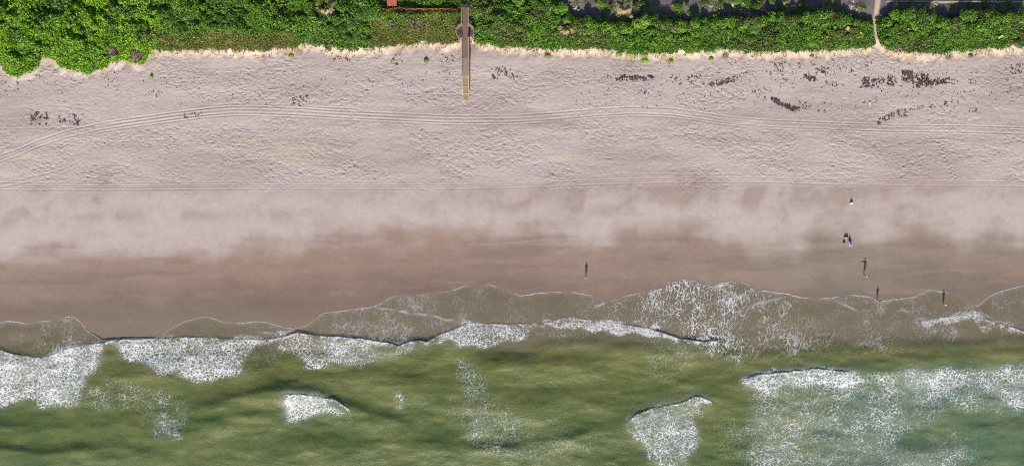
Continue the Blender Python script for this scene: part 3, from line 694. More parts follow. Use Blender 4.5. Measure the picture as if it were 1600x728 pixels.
# thin fringe of plants running out over the bright scarp
def fringe(name, n, mat, size, asp, x0, x1, reach):
    px = RNG.uniform(x0, x1, n); d = RNG.random(n) ** 2.2 * reach
    py = line(VEG, px) - 2 + d
    k = (fbm(px / 9, py / 9, 411, 3) > .40 + .14 * d / reach) & (np.abs(px - 727) > 8) & (np.abs(px - 1374) > 6)
    px, py = px[k], py[k]; m = len(px)
    zz = dune_z(px, py) + RNG.uniform(.05, .22, m); x, y = W(px, py, zz)
    nr = RNG.normal(size=(m, 3)) * .6; nr[:, 2] = np.abs(nr[:, 2]) + .5
    link(name, leaf_mesh(name, np.stack([x, y, zz], 1), nr, RNG.uniform(*size, m), RNG.random(m), asp), mat, kind='stuff')
fringe('dune_grass', 5200, M['grass'], (.2, .5), .2, 236, 1680, 15); fringe('creeping_foliage', 2600, M['olive'], (.14, .32), .75, 236, 1680, 12); fringe('dry_grass', 3000, M['tan'], (.2, .5), .14, 236, 1680, 17)
fringe('creeping_foliage', 900, M['bright'], (.14, .3), .75, -60, 236, 6)

# individual shrubs that stand out of the thicket
def shrub_proto(seed, r, h, mat, n, label, group, size=(.18, .36), tone0=(.3, .8)):
    g = np.random.default_rng(seed)
    t = thing('shrub', label, 'shrub', (0, 0, -500), 0, group)
    lob = [(g.uniform(-.45, .45) * r, g.uniform(-.45, .45) * r, g.uniform(.5, .75) * h, g.uniform(.42, .7) * r) for _ in range(6)]
    P = []; Nn = []
    for cx, cy, cz, cr in lob:
        k = n // 6
        d = g.normal(size=(k, 3)); d[:, 2] = np.abs(d[:, 2]) * .9 - .12; d /= np.linalg.norm(d, axis=1, keepdims=True)
        rr = cr * (.55 + .5 * g.random(k) ** .5)[:, None]
        p = np.array([cx, cy, cz]) + d * rr * np.array([1, 1, .62]); P.append(p); Nn.append(d * .7 + g.normal(size=(k, 3)) * .4 + np.array([0, -.2, .5]))
    P = np.concatenate(P); Nn = np.concatenate(Nn)
    tone = g.uniform(*tone0, len(P)) + (g.random(len(P)) < .08) * .25
    link('crown', leaf_mesh('crown', P, Nn, g.uniform(*size, len(P)), np.clip(tone, 0, 1), .8), mat, t)
    mb = MB()
    for k in range(5):
        cx, cy, cz, cr = lob[k]
        mb.tube([(cx * .12, cy * .12, -.1), (cx * .5, cy * .5, cz * .5), (cx, cy, cz)], [.06, .045, .02], 5)
    mb.build('stem', M['stem'], t)
    return t
LB = {'bright': ('bright yellow green shrub crown in the thicket at the left end', 'bright green shrubs at the left end of the dune'),
      'dark': ('dark green shrub crown in the thicket left of the boardwalk', 'dark green shrubs left of the boardwalk'),
      'mid': ('rounded green sea grape shrub in the hedge right of the boardwalk', 'sea grape shrubs in the hedge right of the boardwalk'),
      'olive': ('dull olive shrub crown in the hedge right of the boardwalk', 'olive shrubs in the hedge right of the boardwalk')}
protos = {k: [shrub_proto(400 + i * 7 + len(k), 1.25, 1.5, M[k], 620, LB[k][0], LB[k][1], tone0=(.3, .8) if k != 'olive' else (.15, .62)) for i in range(4)] for k in ('bright', 'dark', 'mid', 'olive')}
used = {}
ZONES = ((60, 'at the far left end'), (150, 'left of the front dead bush'), (243, 'around the two dead bushes'), (330, 'above the straight grassy edge'), (430, 'left of the pink skirted palm'), (590, 'around the pink skirted palm'), (722, 'beside the orange fence'),
         (810, 'just right of the boardwalk'), (930, 'around the cream palm'), (1040, 'below the tan palm'), (1130, 'above the yellow green scarp plants'), (1230, 'in the middle of the right hedge'), (1300, 'left of the square tan board'), (1368, 'between square board and sandy path'),
         (1440, 'just right of the sandy path'), (1530, 'above the brown scarp bush'), (9999, 'around the long tan plank'))
LOOK = {'bright': 'bright yellow green', 'dark': 'dark green', 'mid': 'rounded green', 'olive': 'dull olive'}
def zone(px): return next(t for a, t in ZONES if px < a)
def put_shrub(kind, px, py, s, hz=1.0):
    p = protos[kind][random.randrange(4)]
    h = float(canopy_h(np.array([px]), np.array([py]))[0][0])
    gz0 = float(dune_z(px, py)); z0 = gz0 + max(0, h - .75 * s) * .5
    x, y = W(px, py, z0 + .8 * s)
    first = p.name not in used
    if first:
        used[p.name] = 1; o = p; o.location = (x, y, z0); o.rotation_euler = (0, 0, random.uniform(0, 6.28))
    else: o = copy_thing(p, (x, y, z0), random.uniform(0, 6.28))
    o.scale = (s, s, s * hz)
    v_, b_ = float(line(VEG, px)), max(0.0, float(line(BACK, px))); f_ = (py - b_) / max(1, v_ - b_)
    row = 'sand side row' if f_ > .66 else ('inland row' if f_ < .33 else 'middle row')
    if py < line(BACK, px): row = 'shaded strip'
    o['label'] = '%s shrub, %s, %s' % (LOOK[kind], row, zone(px)); o['group'] = '%s shrubs of the dune thicket' % LOOK[kind]
    return o
pts_done = []
tries = 0
while len(pts_done) < 250 and tries < 9000:
    tries += 1
    px = random.uniform(-40, 1640); py = random.uniform(-30, 108)
    v = float(line(VEG, px)); bk = float(line(BACK, px))
    if py > v - 8 or py < bk + 5: continue
    if not in_veg(np.array([px]), np.array([py]))[0]: continue
    if abs(px - 727) < 20 and py > 10 or abs(px - 1369) < 11: continue
    if math.hypot(px - 176, py - 81) < 15 or math.hypot(px - 214, py - 87) < 15: continue
    if 590 < px < 722 and py < 26: continue
    if canopy_h(np.array([px]), np.array([py]))[1][0] > .3: continue
    if any((px - a) ** 2 + (py - b) ** 2 < 12.5 ** 2 for a, b in pts_done): continue
    pts_done.append((px, py))
    edge = min(1.0, (v - py) / 34.0)
    s = random.uniform(.62, 1.0) * (.55 + .5 * edge)
    if px < 246:
        s *= .62
        if v - py < 40 and random.random() < .75: continue
    if px < 246: kind = 'dark' if random.random() < .30 * (1.3 - edge * .6) else 'bright'
    elif px < 725: kind = 'dark' 
    else: kind = 'olive' if fbm(np.array([px / 40]), np.array([py / 24]), 341, 3)[0] > .62 else 'mid'
    put_shrub(kind, px, py, s, random.uniform(.75, 1.15))
# tall hedge line at the back, which throws the long shade behind
for px in np.arange(880, 1650, 13):
    if abs(px - 1369) < 12: continue
    py = float(line(BACK, px)) + random.uniform(6, 11)
    put_shrub('mid' if random.random() < .75 else 'olive', px + random.uniform(-3, 3), py, random.uniform(.8, 1.05), random.uniform(1.0, 1.45))

for i in range(60):                                  # broken second row of bushes inland of the shaded strip
    px = random.uniform(830, 1350); py = random.uniform(-14, 13)
    if py > float(line(BACK, px)) - 12 or vnoise(px / 26, py / 18, 393) < .42 or (955 < px < 995 and py > -3): continue
    put_shrub(random.choice(['mid', 'olive', 'olive', 'dark']), px, py, random.uniform(.4, .8), random.uniform(.7, 1.0))

# small plants in the shaded strip behind the hedge
def sprig(px, py, r, mat, label, cat='plant', name='plant', n=60, size=(.12, .3), group=None, hh=.35, asp=.7, tone=(.3, .9), dx=0):
    z0 = float(dune_z(px, py))
    x, y = W(px, py, z0)
    t = thing(name, label, cat, (x, y, z0), random.uniform(0, 6.28), group)
    a = RNG.uniform(0, 6.28, n); rr = r * np.sqrt(RNG.random(n))
    P = np.stack([np.cos(a) * rr, np.sin(a) * rr, hh * (1 - (rr / r) ** 2) * RNG.uniform(.5, 1.1, n) + .04], 1)
    D = np.stack([np.cos(a), np.sin(a), .3 + 0 * a], 1) + RNG.normal(size=(n, 3)) * .3
    Nn = np.stack([np.cos(a) * .4, np.sin(a) * .4, 1 + 0 * a], 1) + RNG.normal(size=(n, 3)) * .3
    link('foliage', leaf_mesh('foliage', P, Nn, RNG.uniform(*size, n), RNG.uniform(*tone, n), asp, dirv=D), mat, t)
    MB().tube([(0, 0, -.1), (.03, .02, hh * .5), (.05, -.02, hh * .9)], [.03, .022, .01], 5).build('stem', M['stem'], t)
    return t
for i in range(190):
    px = random.uniform(800, 1620); py = float(line(BACK, px)) - random.uniform(2, 30)
    if abs(px - 1370) < 12 or py < -25: continue
    wk = random.choice(['mid', 'olive', 'mid', 'dark', 'dead'])
    sprig(px, py, random.uniform(.3, 1.0), M[wk], ('dry grey' if wk == 'dead' else 'low green') + ' weed in the shaded strip, ' + zone(px), 'weed', 'weed', 70, group='weeds in the shade behind the hedge')
for px, py, r, lab in ((455, 88, .55, 'yellow green seedling with trailing runner on the sand scarp left of the boardwalk'), (967, 85, .7, 'leftmost yellow green tuft at the hedge foot below the tan palm'), (986, 86, .9, 'widest yellow green tuft along the sand scarp'),
                       (1007, 86, .8, 'yellow green tuft just above the round plant on the scarp'), (1008, 95, .6, 'round yellow green plant lowest on the bright sand scarp'), (1048, 97, .5, 'small yellow green plant alone on grey sand below the scarp'),
                       (1111, 92, .5, 'small green plant on the scarp left of the brown slide'), (855, 87, .6, 'faint green tuft on the scarp right of the boardwalk'), (237, 120, .3, 'single tiny green sprout alone on the open sand'),
                       (1268, 88, .4, 'thin green tuft on the scarp left of the sandy path'), (1516, 87, .5, 'thin dark tuft on the scarp right of the grey bush'), (666, 95, .5, 'faint green sprig on sand just left of the boardwalk'), (234, 85, .9, 'small green clump on the sand at the corner of the thicket')):
    sprig(px, py, r, M['bright'] if lab[0] not in 'ft' else M['olive'], lab, n=int(60 + 90 * r), hh=.25 + .2 * r, tone=(.5, 1))
def dead_bush(px, py, r, lab):
    z0 = float(dune_z(px, py)); x, y = W(px, py, z0)
    t = thing('dead_bush', lab, 'bush', (x, y, z0), random.uniform(0, 6.28))
    r *= 1.2; n = int(230 * r * r)
    d = RNG.normal(size=(n, 3)); d[:, 2] = np.abs(d[:, 2]); d /= np.linalg.norm(d, axis=1, keepdims=True)
    P = d * (r * RNG.uniform(.3, 1, n))[:, None] * np.array([1, 1, .55])
    link('twigs', leaf_mesh('twigs', P, RNG.normal(size=(n, 3)), RNG.uniform(.2, .5, n), RNG.uniform(0, 1, n), .14, dirv=d + RNG.normal(size=(n, 3)) * .5), M['dead'], t)
    mb = MB()
    for k in range(7):
        a = k * .9; mb.tube([(0, 0, -.1), (math.cos(a) * r * .4, math.sin(a) * r * .4, r * .25), (math.cos(a) * r * .8, math.sin(a) * r * .8, r * .35)], [.035, .025, .01], 5)
    mb.build('branches', M['stem'], t)
dead_bush(176, 80, 1.25, 'grey brown dead bush at the front of the left thicket'); dead_bush(214, 87, 1.3, 'pale grey dead bush ringed with green at the thicket corner'); dead_bush(1481, 90, .85, 'brown dry bush on the scarp right of the sandy path')
dead_bush(128, 92, .5, 'small grey dead patch inside the bright green foliage'); dead_bush(1402, 76, .95, 'brown dry bush right beside the sandy path'); dead_bush(1133, 88, .8, 'reddish dry bush slid down the scarp right of centre')
def palm(px, py, r, lab, skirt):
    z0 = float(dune_z(px, py)); hh = 2.3; x, y = W(px, py, z0 + hh)
    t = thing('palm', lab, 'palm', (x, y, z0), random.uniform(0, 6.28))
    MB().tube([(0, 0, -.2), (.04, .02, hh * .5), (0, 0, hh)], [.20, .17, .13], 8).build('trunk', M['stem'], t)
    def fronds(name, n, r0, droop, mat, tone):
        P = []; Nn = []; D = []; S = []
        for k in range(n):
            a = RNG.uniform(0, 6.28); e = RNG.uniform(*droop); L = r0 * RNG.uniform(.75, 1.1)
            dv = np.array([math.cos(a) * math.cos(e), math.sin(a) * math.cos(e), math.sin(e)])
            for j in range(9):                     # fan of narrow segments
                b = a + (j - 4) * .17; s = L * RNG.uniform(.4, .62)
                d2 = np.array([math.cos(b) * math.cos(e), math.sin(b) * math.cos(e), math.sin(e) - .12])
                P.append(np.array([0, 0, hh]) + dv * L * .45 + d2 * s * .5); D.append(d2); Nn.append(np.array([-dv[0] * dv[2], -dv[1] * dv[2], 1.0]) + RNG.normal(size=3) * .15); S.append(s)
        link(name, leaf_mesh(name, np.array(P), np.array(Nn), np.array(S), RNG.uniform(*tone, len(P)), .16, .05, np.array(D)), mat, t)
    fronds('green_fronds', 13, r, (.1, .9), M['palm'], (.3, 1)); fronds('dead_fronds', skirt, r * 1.25, (-.75, -.15), M['tan'], (.2, 1))
palm(507, 9, 1.7, 'fan palm with pinkish dead skirt in dark thicket left of the fence', 16); palm(975, 7, 1.7, 'fan palm with tan dead fronds in the shaded strip behind the hedge', 22); palm(886, 41, 1.5, 'fan palm with cream dead fronds sunk in the hedge', 16)
for px, py, s, lab in ((630, 31, .8, 'purple blue spiky rosette nearest the orange fence'), (648, 38, .8, 'pale blue grey spiky rosette, middle of the three in the grass'), (613, 41, .7, 'whitish grey spiky rosette at the left in the grass'), (663, 40, .55, 'small dull grey rosette right of the blue ones')):
    z0 = float(dune_z(px, py)); x, y = W(px, py, z0 + .6)
    t = thing('agave', lab, 'agave', (x, y, z0 + .1))
    n = 34; a = np.arange(n) * 2.4; e = np.linspace(1.35, .2, n)
    D = np.stack([np.cos(a) * np.cos(e), np.sin(a) * np.cos(e), np.sin(e)], 1)
    L = s * RNG.uniform(.85, 1.1, n)
    Nn = np.stack([-np.cos(a) * np.sin(e), -np.sin(a) * np.sin(e), np.cos(e) + .05], 1)
    link('leaves', leaf_mesh('leaves', D * L[:, None] * .5 + np.array([0, 0, .35]), Nn, L, RNG.uniform(.1, .8, n), .24, .04, D), M['agave'], t)
    MB().tube([(0, 0, -.2), (0, 0, .45)], [.09, .07], 6).build('stem', M['stem'], t)

# ------------------------------------------------------------------ boardwalk
def boardwalk():
    zt = 2.75
    x0, _ = W(727, 60, zt)
    z_low = float(dune_z(727, 157)) + .05
    yy = lambda py, z: W(727, py, z)[1]
    t = thing('boardwalk', 'long narrow wooden boardwalk running from the green dune down onto the sand', 'boardwalk', (x0, yy(157, z_low), z_low))
    ox, oy, oz = t.location
    hw = .62
    # profile of the deck: (py, height)
    prof = [(-70, zt + .55), (0, zt + .35), (62, zt), (91, 1.95), (119, 1.55), (157, z_low + .06)]
    pr = [(yy(p, zz) - oy, zz - oz) for p, zz in prof]
    def zat(y):
        return float(np.interp(-y, [-a for a, _ in pr], [b for _, b in pr]))
    def planks(name, pa, pb, mat, w=.14, half=hw):
        mb = MB(); y = pr[pa][0]
        while y > pr[pb][0] + w * .5:
            yc = y - w / 2; zc = zat(yc) + random.uniform(-.004, .006); e = random.uniform(-.012, .012)
            mb.box(-half + e, half + e, yc - w * .46, yc + w * .46, zc - .04, zc)
            y -= w
        o = mb.build(name, mat, t); o['kind'] = 'stuff'; return o
    planks('deck_boards', 0, 3, M['old_wood']); planks('landing_boards', 3, 4, M['grey_wood'], .16)
    # stairs with pale stringers
    mb = MB(); ns = 13
    ya, za = pr[4]; yb, zb = pr[5]
    for k in range(ns):
        f = (k + .5) / ns; yc = ya + (yb - ya) * f; zc = za + (zb - za) * f
        mb.box(-.52, .52, yc - (ya - yb) / ns * .47, yc + (ya - yb) / ns * .47, zc - .04, zc + .01)
    mb.build('treads', M['tread'], t)['kind'] = 'stuff'
    for s in (-1, 1):
        MB().bar((s * .58, ya, za + .02), (s * .58, yb - .1, zb + .02), .10, .26).build('stringer', M['new_wood'], t)
    for f in (0, .42, .72, 1.0):
        yc = ya + (yb - ya) * f; zc = za + (zb - za) * f
        MB().box(-.53, .53, yc - .05, yc + .05, zc - .02, zc + .055).build('cross_board', M['new_wood'], t)
    # posts and rails
    def bump(y):
        return pr[1][0] > y > pr[2][0] and abs(y - yb_mid) < 1.45
    yb_mid = yy(51, zt) - oy
    ys = list(np.arange(pr[0][0], pr[4][0], -1.9)) + [pr[4][0]]
    for y in ys:
        if abs(y - yb_mid) < 1.3: continue
        zz = zat(y)
        for s in (-1, 1):
            MB().box(s * (hw + .05) - .05, s * (hw + .05) + .05, y - .05, y + .05, zz - 2.6, zz + .95).build('post', M['old_wood'], t)
    for s in (-1, 1):
        segs = [(pr[0], pr[1]), (pr[1], (yb_mid + 1.4, zat(yb_mid + 1.4))), ((yb_mid - 1.4, zat(yb_mid - 1.4)), pr[3]), (pr[3], pr[4])]
        for a, b in segs:
            MB().bar((s * (hw + .05), a[0], a[1] + .98), (s * (hw + .05), b[0], b[1] + .98), .14, .04).build('handrail', M['grey_wood'], t)
            MB().bar((s * (hw + .05), a[0], a[1] + .5), (s * (hw + .05), b[0], b[1] + .5), .04, .12).build('mid_rail', M['old_wood'], t)
        MB().bar((s * .64, ya, za + .9), (s * .64, ya + (yb - ya) * .62, za + (zb - za) * .62 + .9), .09, .05).build('stair_rail', M['new_wood'], t)
        for f in (0.02, .6):
            yc = ya + (yb - ya) * f; zc = za + (zb - za) * f
            MB().box(s * .66 - .05, s * .66 + .05, yc - .05, yc + .05, zc - .7, zc + .92).build('newel_post', M['new_wood'], t)
        MB().bar((s * .45, pr[0][0], pr[0][1] - .16), (s * .45, pr[2][0], pr[2][1] - .16), .06, .2).build('joist', M['old_wood'], t)
        MB().bar((s * .45, pr[2][0], pr[2][1] - .16), (s * .45, pr[4][0], pr[4][1] - .16), .06, .2).build('joist', M['old_wood'], t)
    # half octagon lookouts with benches
    zz = zat(yb_mid)
    oct_o = [(hw + .02, 1.42), (hw + .72, .98), (hw + 1.05, .40), (hw + 1.05, -.40), (hw + .72, -.98), (hw + .02, -1.42)]
    for s in (-1, 1):
        def ring(inset, z0, z1, wid):
            mbr = MB()
            for (xa, y_a), (xb, y_b) in zip(oct_o, oct_o[1:]):
                mbr.bar((s * (xa - inset), yb_mid + y_a * (1 - inset * .6), (z0 + z1) / 2), (s * (xb - inset), yb_mid + y_b * (1 - inset * .6), (z0 + z1) / 2), wid, z1 - z0)
            return mbr
        ring(.16, zz + .42, zz + .46, .30).build('bench_seat', M['grey_wood'], t)
        ring(0, zz + .90, zz + .95, .14).build('bench_rail', M['grey_wood'], t)
        ring(0, zz + .55, zz + .75, .04).build('bench_back', M['old_wood'], t)
        MB().box(min(s * (hw + .30), s * (hw + .48)), max(s * (hw + .30), s * (hw + .48)), yb_mid - .75, yb_mid + .75, zz - .04, zz).build('floor_board', M['old_wood'], t)
        for xa, y_a in oct_o:
            MB().box(s * xa - .05, s * xa + .05, yb_mid + y_a - .05, yb_mid + y_a + .05, zz - 2.4, zz + .9).build('lookout_post', M['old_wood'], t)
        MB().box(min(s * hw, s * (hw + 1.0)), max(s * hw, s * (hw + 1.0)), yb_mid - .06, yb_mid + .06, zz - .22, zz - .06).build('bearer', M['old_wood'], t)
    # dark gate frame across the walk
    yg = yy(10.5, zt + 2.0) - oy; zg = zat(yg)
    for s in (-1, 1): MB().box(s * .70 - .06, s * .70 + .06, yg - .06, yg + .06, zg - 2.4, zg + 2.0).build('gate_post', M['slate'], t)
    MB().box(-.66, .66, yg - .32, yg + .30, zg + 2.0, zg + 2.08).build('gate_roof', M['slate'], t, bevel=.01)
    pts = [(.70, yg + .3, zg + 1.0), (.75, yg + .9, zg + 1.02), (.68, yg + 1.4, zg + 1.02), (.45, yg + 1.9, zg + 1.02)]
    MB().tube(pts, .04, 6).build('curved_rail', M['new_wood'], t)
boardwalk()

# ------------------------------------------------------------------ fence, tarp, wall, boards
def fence():
    pts = []
    for px, py in ((588, 11), (597, 12.5), (606, 14), (613, 12), (624, 11.5), (636, 12), (650, 12.4), (664, 13), (678, 12.4), (692, 12.8), (706, 13.4), (716, 13.6)):
        z0 = float(dune_z(px, py)); x, y = W(px, py, z0 + 1.2); pts.append((x, y, z0))
    bx, by, bz = pts[0]
    t = thing('net_fence', 'low orange barrier fence crossing the grass to the boardwalk', 'fence', (bx, by, bz))
    bm = bmesh.new(); rows = []
    n = 120
    for k in range(n + 1):
        f = k / n * (len(pts) - 1); i = min(int(f), len(pts) - 2); u = f - i
        p = [pts[i][c] + (pts[i + 1][c] - pts[i][c]) * u for c in range(3)]
        w = .05 * math.sin(k * .9) + .03 * math.sin(k * 2.3)
        col = []
        for j in range(5):
            lean = .38 * j / 4 + .06 * math.sin(k * .5 + j)
            col.append((bm.verts.new((p[0] - bx, p[1] - by + w - lean, p[2] - bz + .30 + .95 * j / 4 + .03 * math.sin(k * 1.3))), bm.verts.new((p[0] - bx, p[1] - by + w - lean + .04, p[2] - bz + .30 + .95 * j / 4 + .03 * math.sin(k * 1.3)))))
        rows.append(col)
    for a, b in zip(rows, rows[1:]):
        for j in range(4):
            for s in (0, 1): bm.faces.new((a[j][s], b[j][s], b[j + 1][s], a[j + 1][s]))
        bm.faces.new((a[4][0], b[4][0], b[4][1], a[4][1]))
    bmesh.ops.recalc_face_normals(bm, faces=bm.faces)
    me = bpy.data.meshes.new('netting'); bm.to_mesh(me); bm.free(); link('netting', me, M['orange'], t)
    for p in pts:
        MB().box(p[0] - bx - .03, p[0] - bx + .03, p[1] - by + .10, p[1] - by + .16, -.3 + p[2] - bz, p[2] - bz + 1.2).build('post', M['tread'], t)
    top = [(p[0] - bx, p[1] - by - .14, p[2] - bz + 1.16) for p in pts]
    MB().tube(top, .05, 6).build('top_cord', M['orange'], t, smooth=True)
fence()
def tarp():
    z0 = float(dune_z(611, 4)) + .9
    x0, y0 = W(604, 10, z0); x1, y1 = W(619.5, -12, z0 + .9)
    us = np.linspace(0, 1, 22); vs = np.linspace(0, 1, 22); U, V, q = lattice(us, vs)
    zz = z0 + .9 * V + .12 * (fbm(U * 4, V * 4, 351, 3) - .5)
    x = x0 + (x1 - x0) * U + .12 * (1 - V) * (.5 - U) * 2; y = y0 + (y1 - y0) * V
    co = np.stack([x - x0, y - y0, zz - z0], -1).reshape(-1, 3); n = len(co)
    co2 = np.concatenate([co, co - np.array([0, 0, .03])]); q2 = np.concatenate([q, q[:, ::-1] + n])
    o = link('tarp', raw_mesh('tarp', co2, q2, True), M['tarp'], label='smooth orange red sheet standing behind the left end of the orange fence', category='tarp')
    o.location = (x0, y0, z0)
tarp()
def low_wall():
    z0 = float(dune_z(1480, 3)); xa, ya = W(1384, 2.6, z0 + .45); xb, yb = W(1680, 3.4, z0 + .45)
    t = thing('low_wall', 'low pale concrete wall along the top right edge behind the hedge', 'wall', (xa, ya, z0))
    L = xb - xa; k = 14
    for i in range(k):
        a = L * i / k; b = L * (i + 1) / k - .03
        MB().box(a, b, -.10 + (yb - ya) * i / k, .10 + (yb - ya) * i / k, -.2, .40).build('wall_section', M['concrete'], t, bevel=.01)
        MB().box(a - .01, b + .01, -.14 + (yb - ya) * i / k, .14 + (yb - ya) * i / k, .40, .46).build('coping', M['concrete'], t, bevel=.01)
    zz = z0 + .10
    x0, y1 = W(1384, 2, zz)
    mb = MB(); mb.box(x0, xb, y1 + .3, y1 + 12, zz - .3, zz); mb.build('pavement', M['paver'], kind='structure')
low_wall()
def board(px, py, w, l, rz, lab, mat='card', name='board', cat='board', h=None, tilt=.18):
    z0 = float(dune_z(px, py)); hh = h if h is not None else float(canopy_h(np.array([px]), np.array([py]))[0][0]) + .35
    x, y = W(px, py, z0 + hh)
    o = MB().box(-w / 2, w / 2, -l / 2, l / 2, 0, .04).build(name, M[mat], None, bevel=.008, label=lab, category=cat)
    o.location = (x, y, z0 + hh); o.rotation_euler = (tilt, .05, rz)
board(1325, 45, .62, .66, .75, 'square tan board lying on the shrubs left of the sandy path'); board(1345.5, 52, .5, .22, -.6, 'small tan scrap of board on the shrubs beside the path'); board(1563.5, 58, 1.15, .36, .45, 'long tan plank lying on the shrubs near the right edge')
def bag(px, py, lab, mat, s=.5, h=.35, name='bag', z_off=0.0, rz=0.3):
    z0 = float(dune_z(px, py)) + z_off; x, y = W(px, py, z0)
    t = thing(name, lab, 'bag', (x, y, z0), rz)
    bm = bmesh.new(); bmesh.ops.create_uvsphere(bm, u_segments=16, v_segments=10, radius=1)
    for v in bm.verts:
        c = v.co; p = 3.2
        n = (abs(c.x) ** p + abs(c.y) ** p + abs(c.z) ** p) ** (1 / p); c /= n
        taper = 1 - .28 * max(0, c.z)
        v.co = Vector((c.x * s * .5 * taper, c.y * s * .34 * taper, (c.z + .95) * h * .5 + .015 * math.sin(c.x * 9 + c.y * 7)))
    me = bpy.data.meshes.new('body'); bm.to_mesh(me); bm.free()
    for p_ in me.polygons: p_.use_smooth = True
    link('body', me, M[mat], t)
    for sy in (-1, 1):
        pts = [(-.14 * s / .5, sy * .09 * s / .5, h * .88), (-.08 * s / .5, sy * .11 * s / .5, h * 1.25), (.08 * s / .5, sy * .11 * s / .5, h * 1.25), (.14 * s / .5, sy * .09 * s / .5, h * .88)]
        MB().tube(pts, .016, 6).build('handle', M[mat], t)
    return t
bag(1320.3, 371.5, 'cream beach bag with a dark shadow, upper left of the belongings', 'cream', .5, .42)
bag(1318.6, 378, 'dark navy bag at the lower left of the belongings on the sand', 'navy', .5, .34, rz=1.4)
bag(1323, 369.5, 'black bag shape standing in for the shadow beside the cream bag', 'black', .42, .34, rz=.8)  # black shape added in place of the cream bag's cast shadow
bag(1330, 317.5, 'white bag alone on pale sand above the group of belongings', 'white', .62, .42)
bag(1327.2, 374.5, 'black bag shape standing in for the shadow of the cooler', 'black', .5, .45, rz=1.2)  # another black shape, added where the cooler's shadow falls
def cooler():
    z0 = float(dune_z(1328.3, 381)); x, y = W(1328.3, 381, z0)
    t = thing('cooler', 'white cooler box with blue lid among the belongings on the sand', 'cooler', (x, y, z0), .12)
    MB().box(-.24, .24, -.38, .38, 0, .34).build('box', M['white'], t, bevel=.025)
    MB().box(-.16, .16, -.24, .36, .345, .40).build('lid', M['blue'], t, bevel=.015)
    MB().tube([(-.26, -.2, .26), (-.31, -.15, .34), (-.31, .15, .34), (-.26, .2, .26)], .018, 6).build('handle', M['blue'], t)
    MB().box(-.07, .07, -.56, -.44, 0, .14).build('drain_tap', M['navy'], t, bevel=.02)
cooler()
def scrap(px, py, lab):
    z0 = float(dune_z(px, py)) + .03; x, y = W(px, py, z0)
    us = np.linspace(0, 1, 9); vs = np.linspace(0, 1, 7); U, V, q = lattice(us, vs)
    zz = .16 * fbm(U * 3, V * 3, 361, 2) + .05
    co = np.stack([(U - .5) * (.5 - .25 * V) + .35 * V * V, (V - .5) * -.7, zz], -1).reshape(-1, 3); n = len(co)
    o = link('litter_scrap', raw_mesh('litter_scrap', np.concatenate([co, co - np.array([0, 0, .012])]), np.concatenate([q, q[:, ::-1] + n]), True), M['white'], label=lab, category='litter')
    o.location = (x, y, z0)
scrap(1358.5, 163, 'crumpled white scrap lying on dry sand among the seaweed')
scrap(1144, 10, 'crumpled pale scrap in the shaded strip behind the hedge')

# ------------------------------------------------------------------ seaweed
def weed_cluster(name, x0, x1, y0, y1, dens, thr=.5, slope=0.0, lab=None):
    area = (x1 - x0) * (y1 - y0) / PPM ** 2
    n = int(area * dens * (52 if lab else 26))
    px = RNG.uniform(x0 - 2, x1 + 2, n); py = RNG.uniform(y0 - 1, y1 + 1, n)
    cx, cy = (x0 + x1) / 2, (y0 + y1) / 2
    q = np.maximum(np.abs((px - cx) / (x1 - x0)), np.abs((py - cy) / (y1 - y0))) * 2
    if slope: 
        py2 = py - slope * (px - cx); q = np.maximum(np.abs((px - cx) / (x1 - x0)) * 2, np.abs((py2 - cy) / 4.0))
    k = fbm((.80 * px + .60 * py) / 4.6 + x0, (-.60 * px + .80 * py) / 3.4, 371, 4) > thr + .025 + .14 * np.clip(q - .5, 0, 2) 
    k &= q < 1.15
    px, py = px[k], py[k]
    if len(px) < 4: return
    n = len(px)
    zz = dune_z(px, py) + .025 + RNG.random(n) ** 2 * .06
    x, y = W(px, py, zz)
    o = np.array([x.mean(), y.mean(), zz.mean()])
    me = leaf_mesh(name, np.stack([x, y, zz], 1) - o, RNG.normal(size=(n, 3)) * .25 + np.array([0, 0, 1.0]), RNG.uniform(.10, .36, n), RNG.random(n), .5, .06)
    ob = link(name, me, M['weed']); ob.location = o
    if lab: ob['label'] = lab; ob['category'] = 'seaweed'; ob['group'] = 'seaweed stranded on the dry sand'
    else: ob['kind'] = 'stuff'
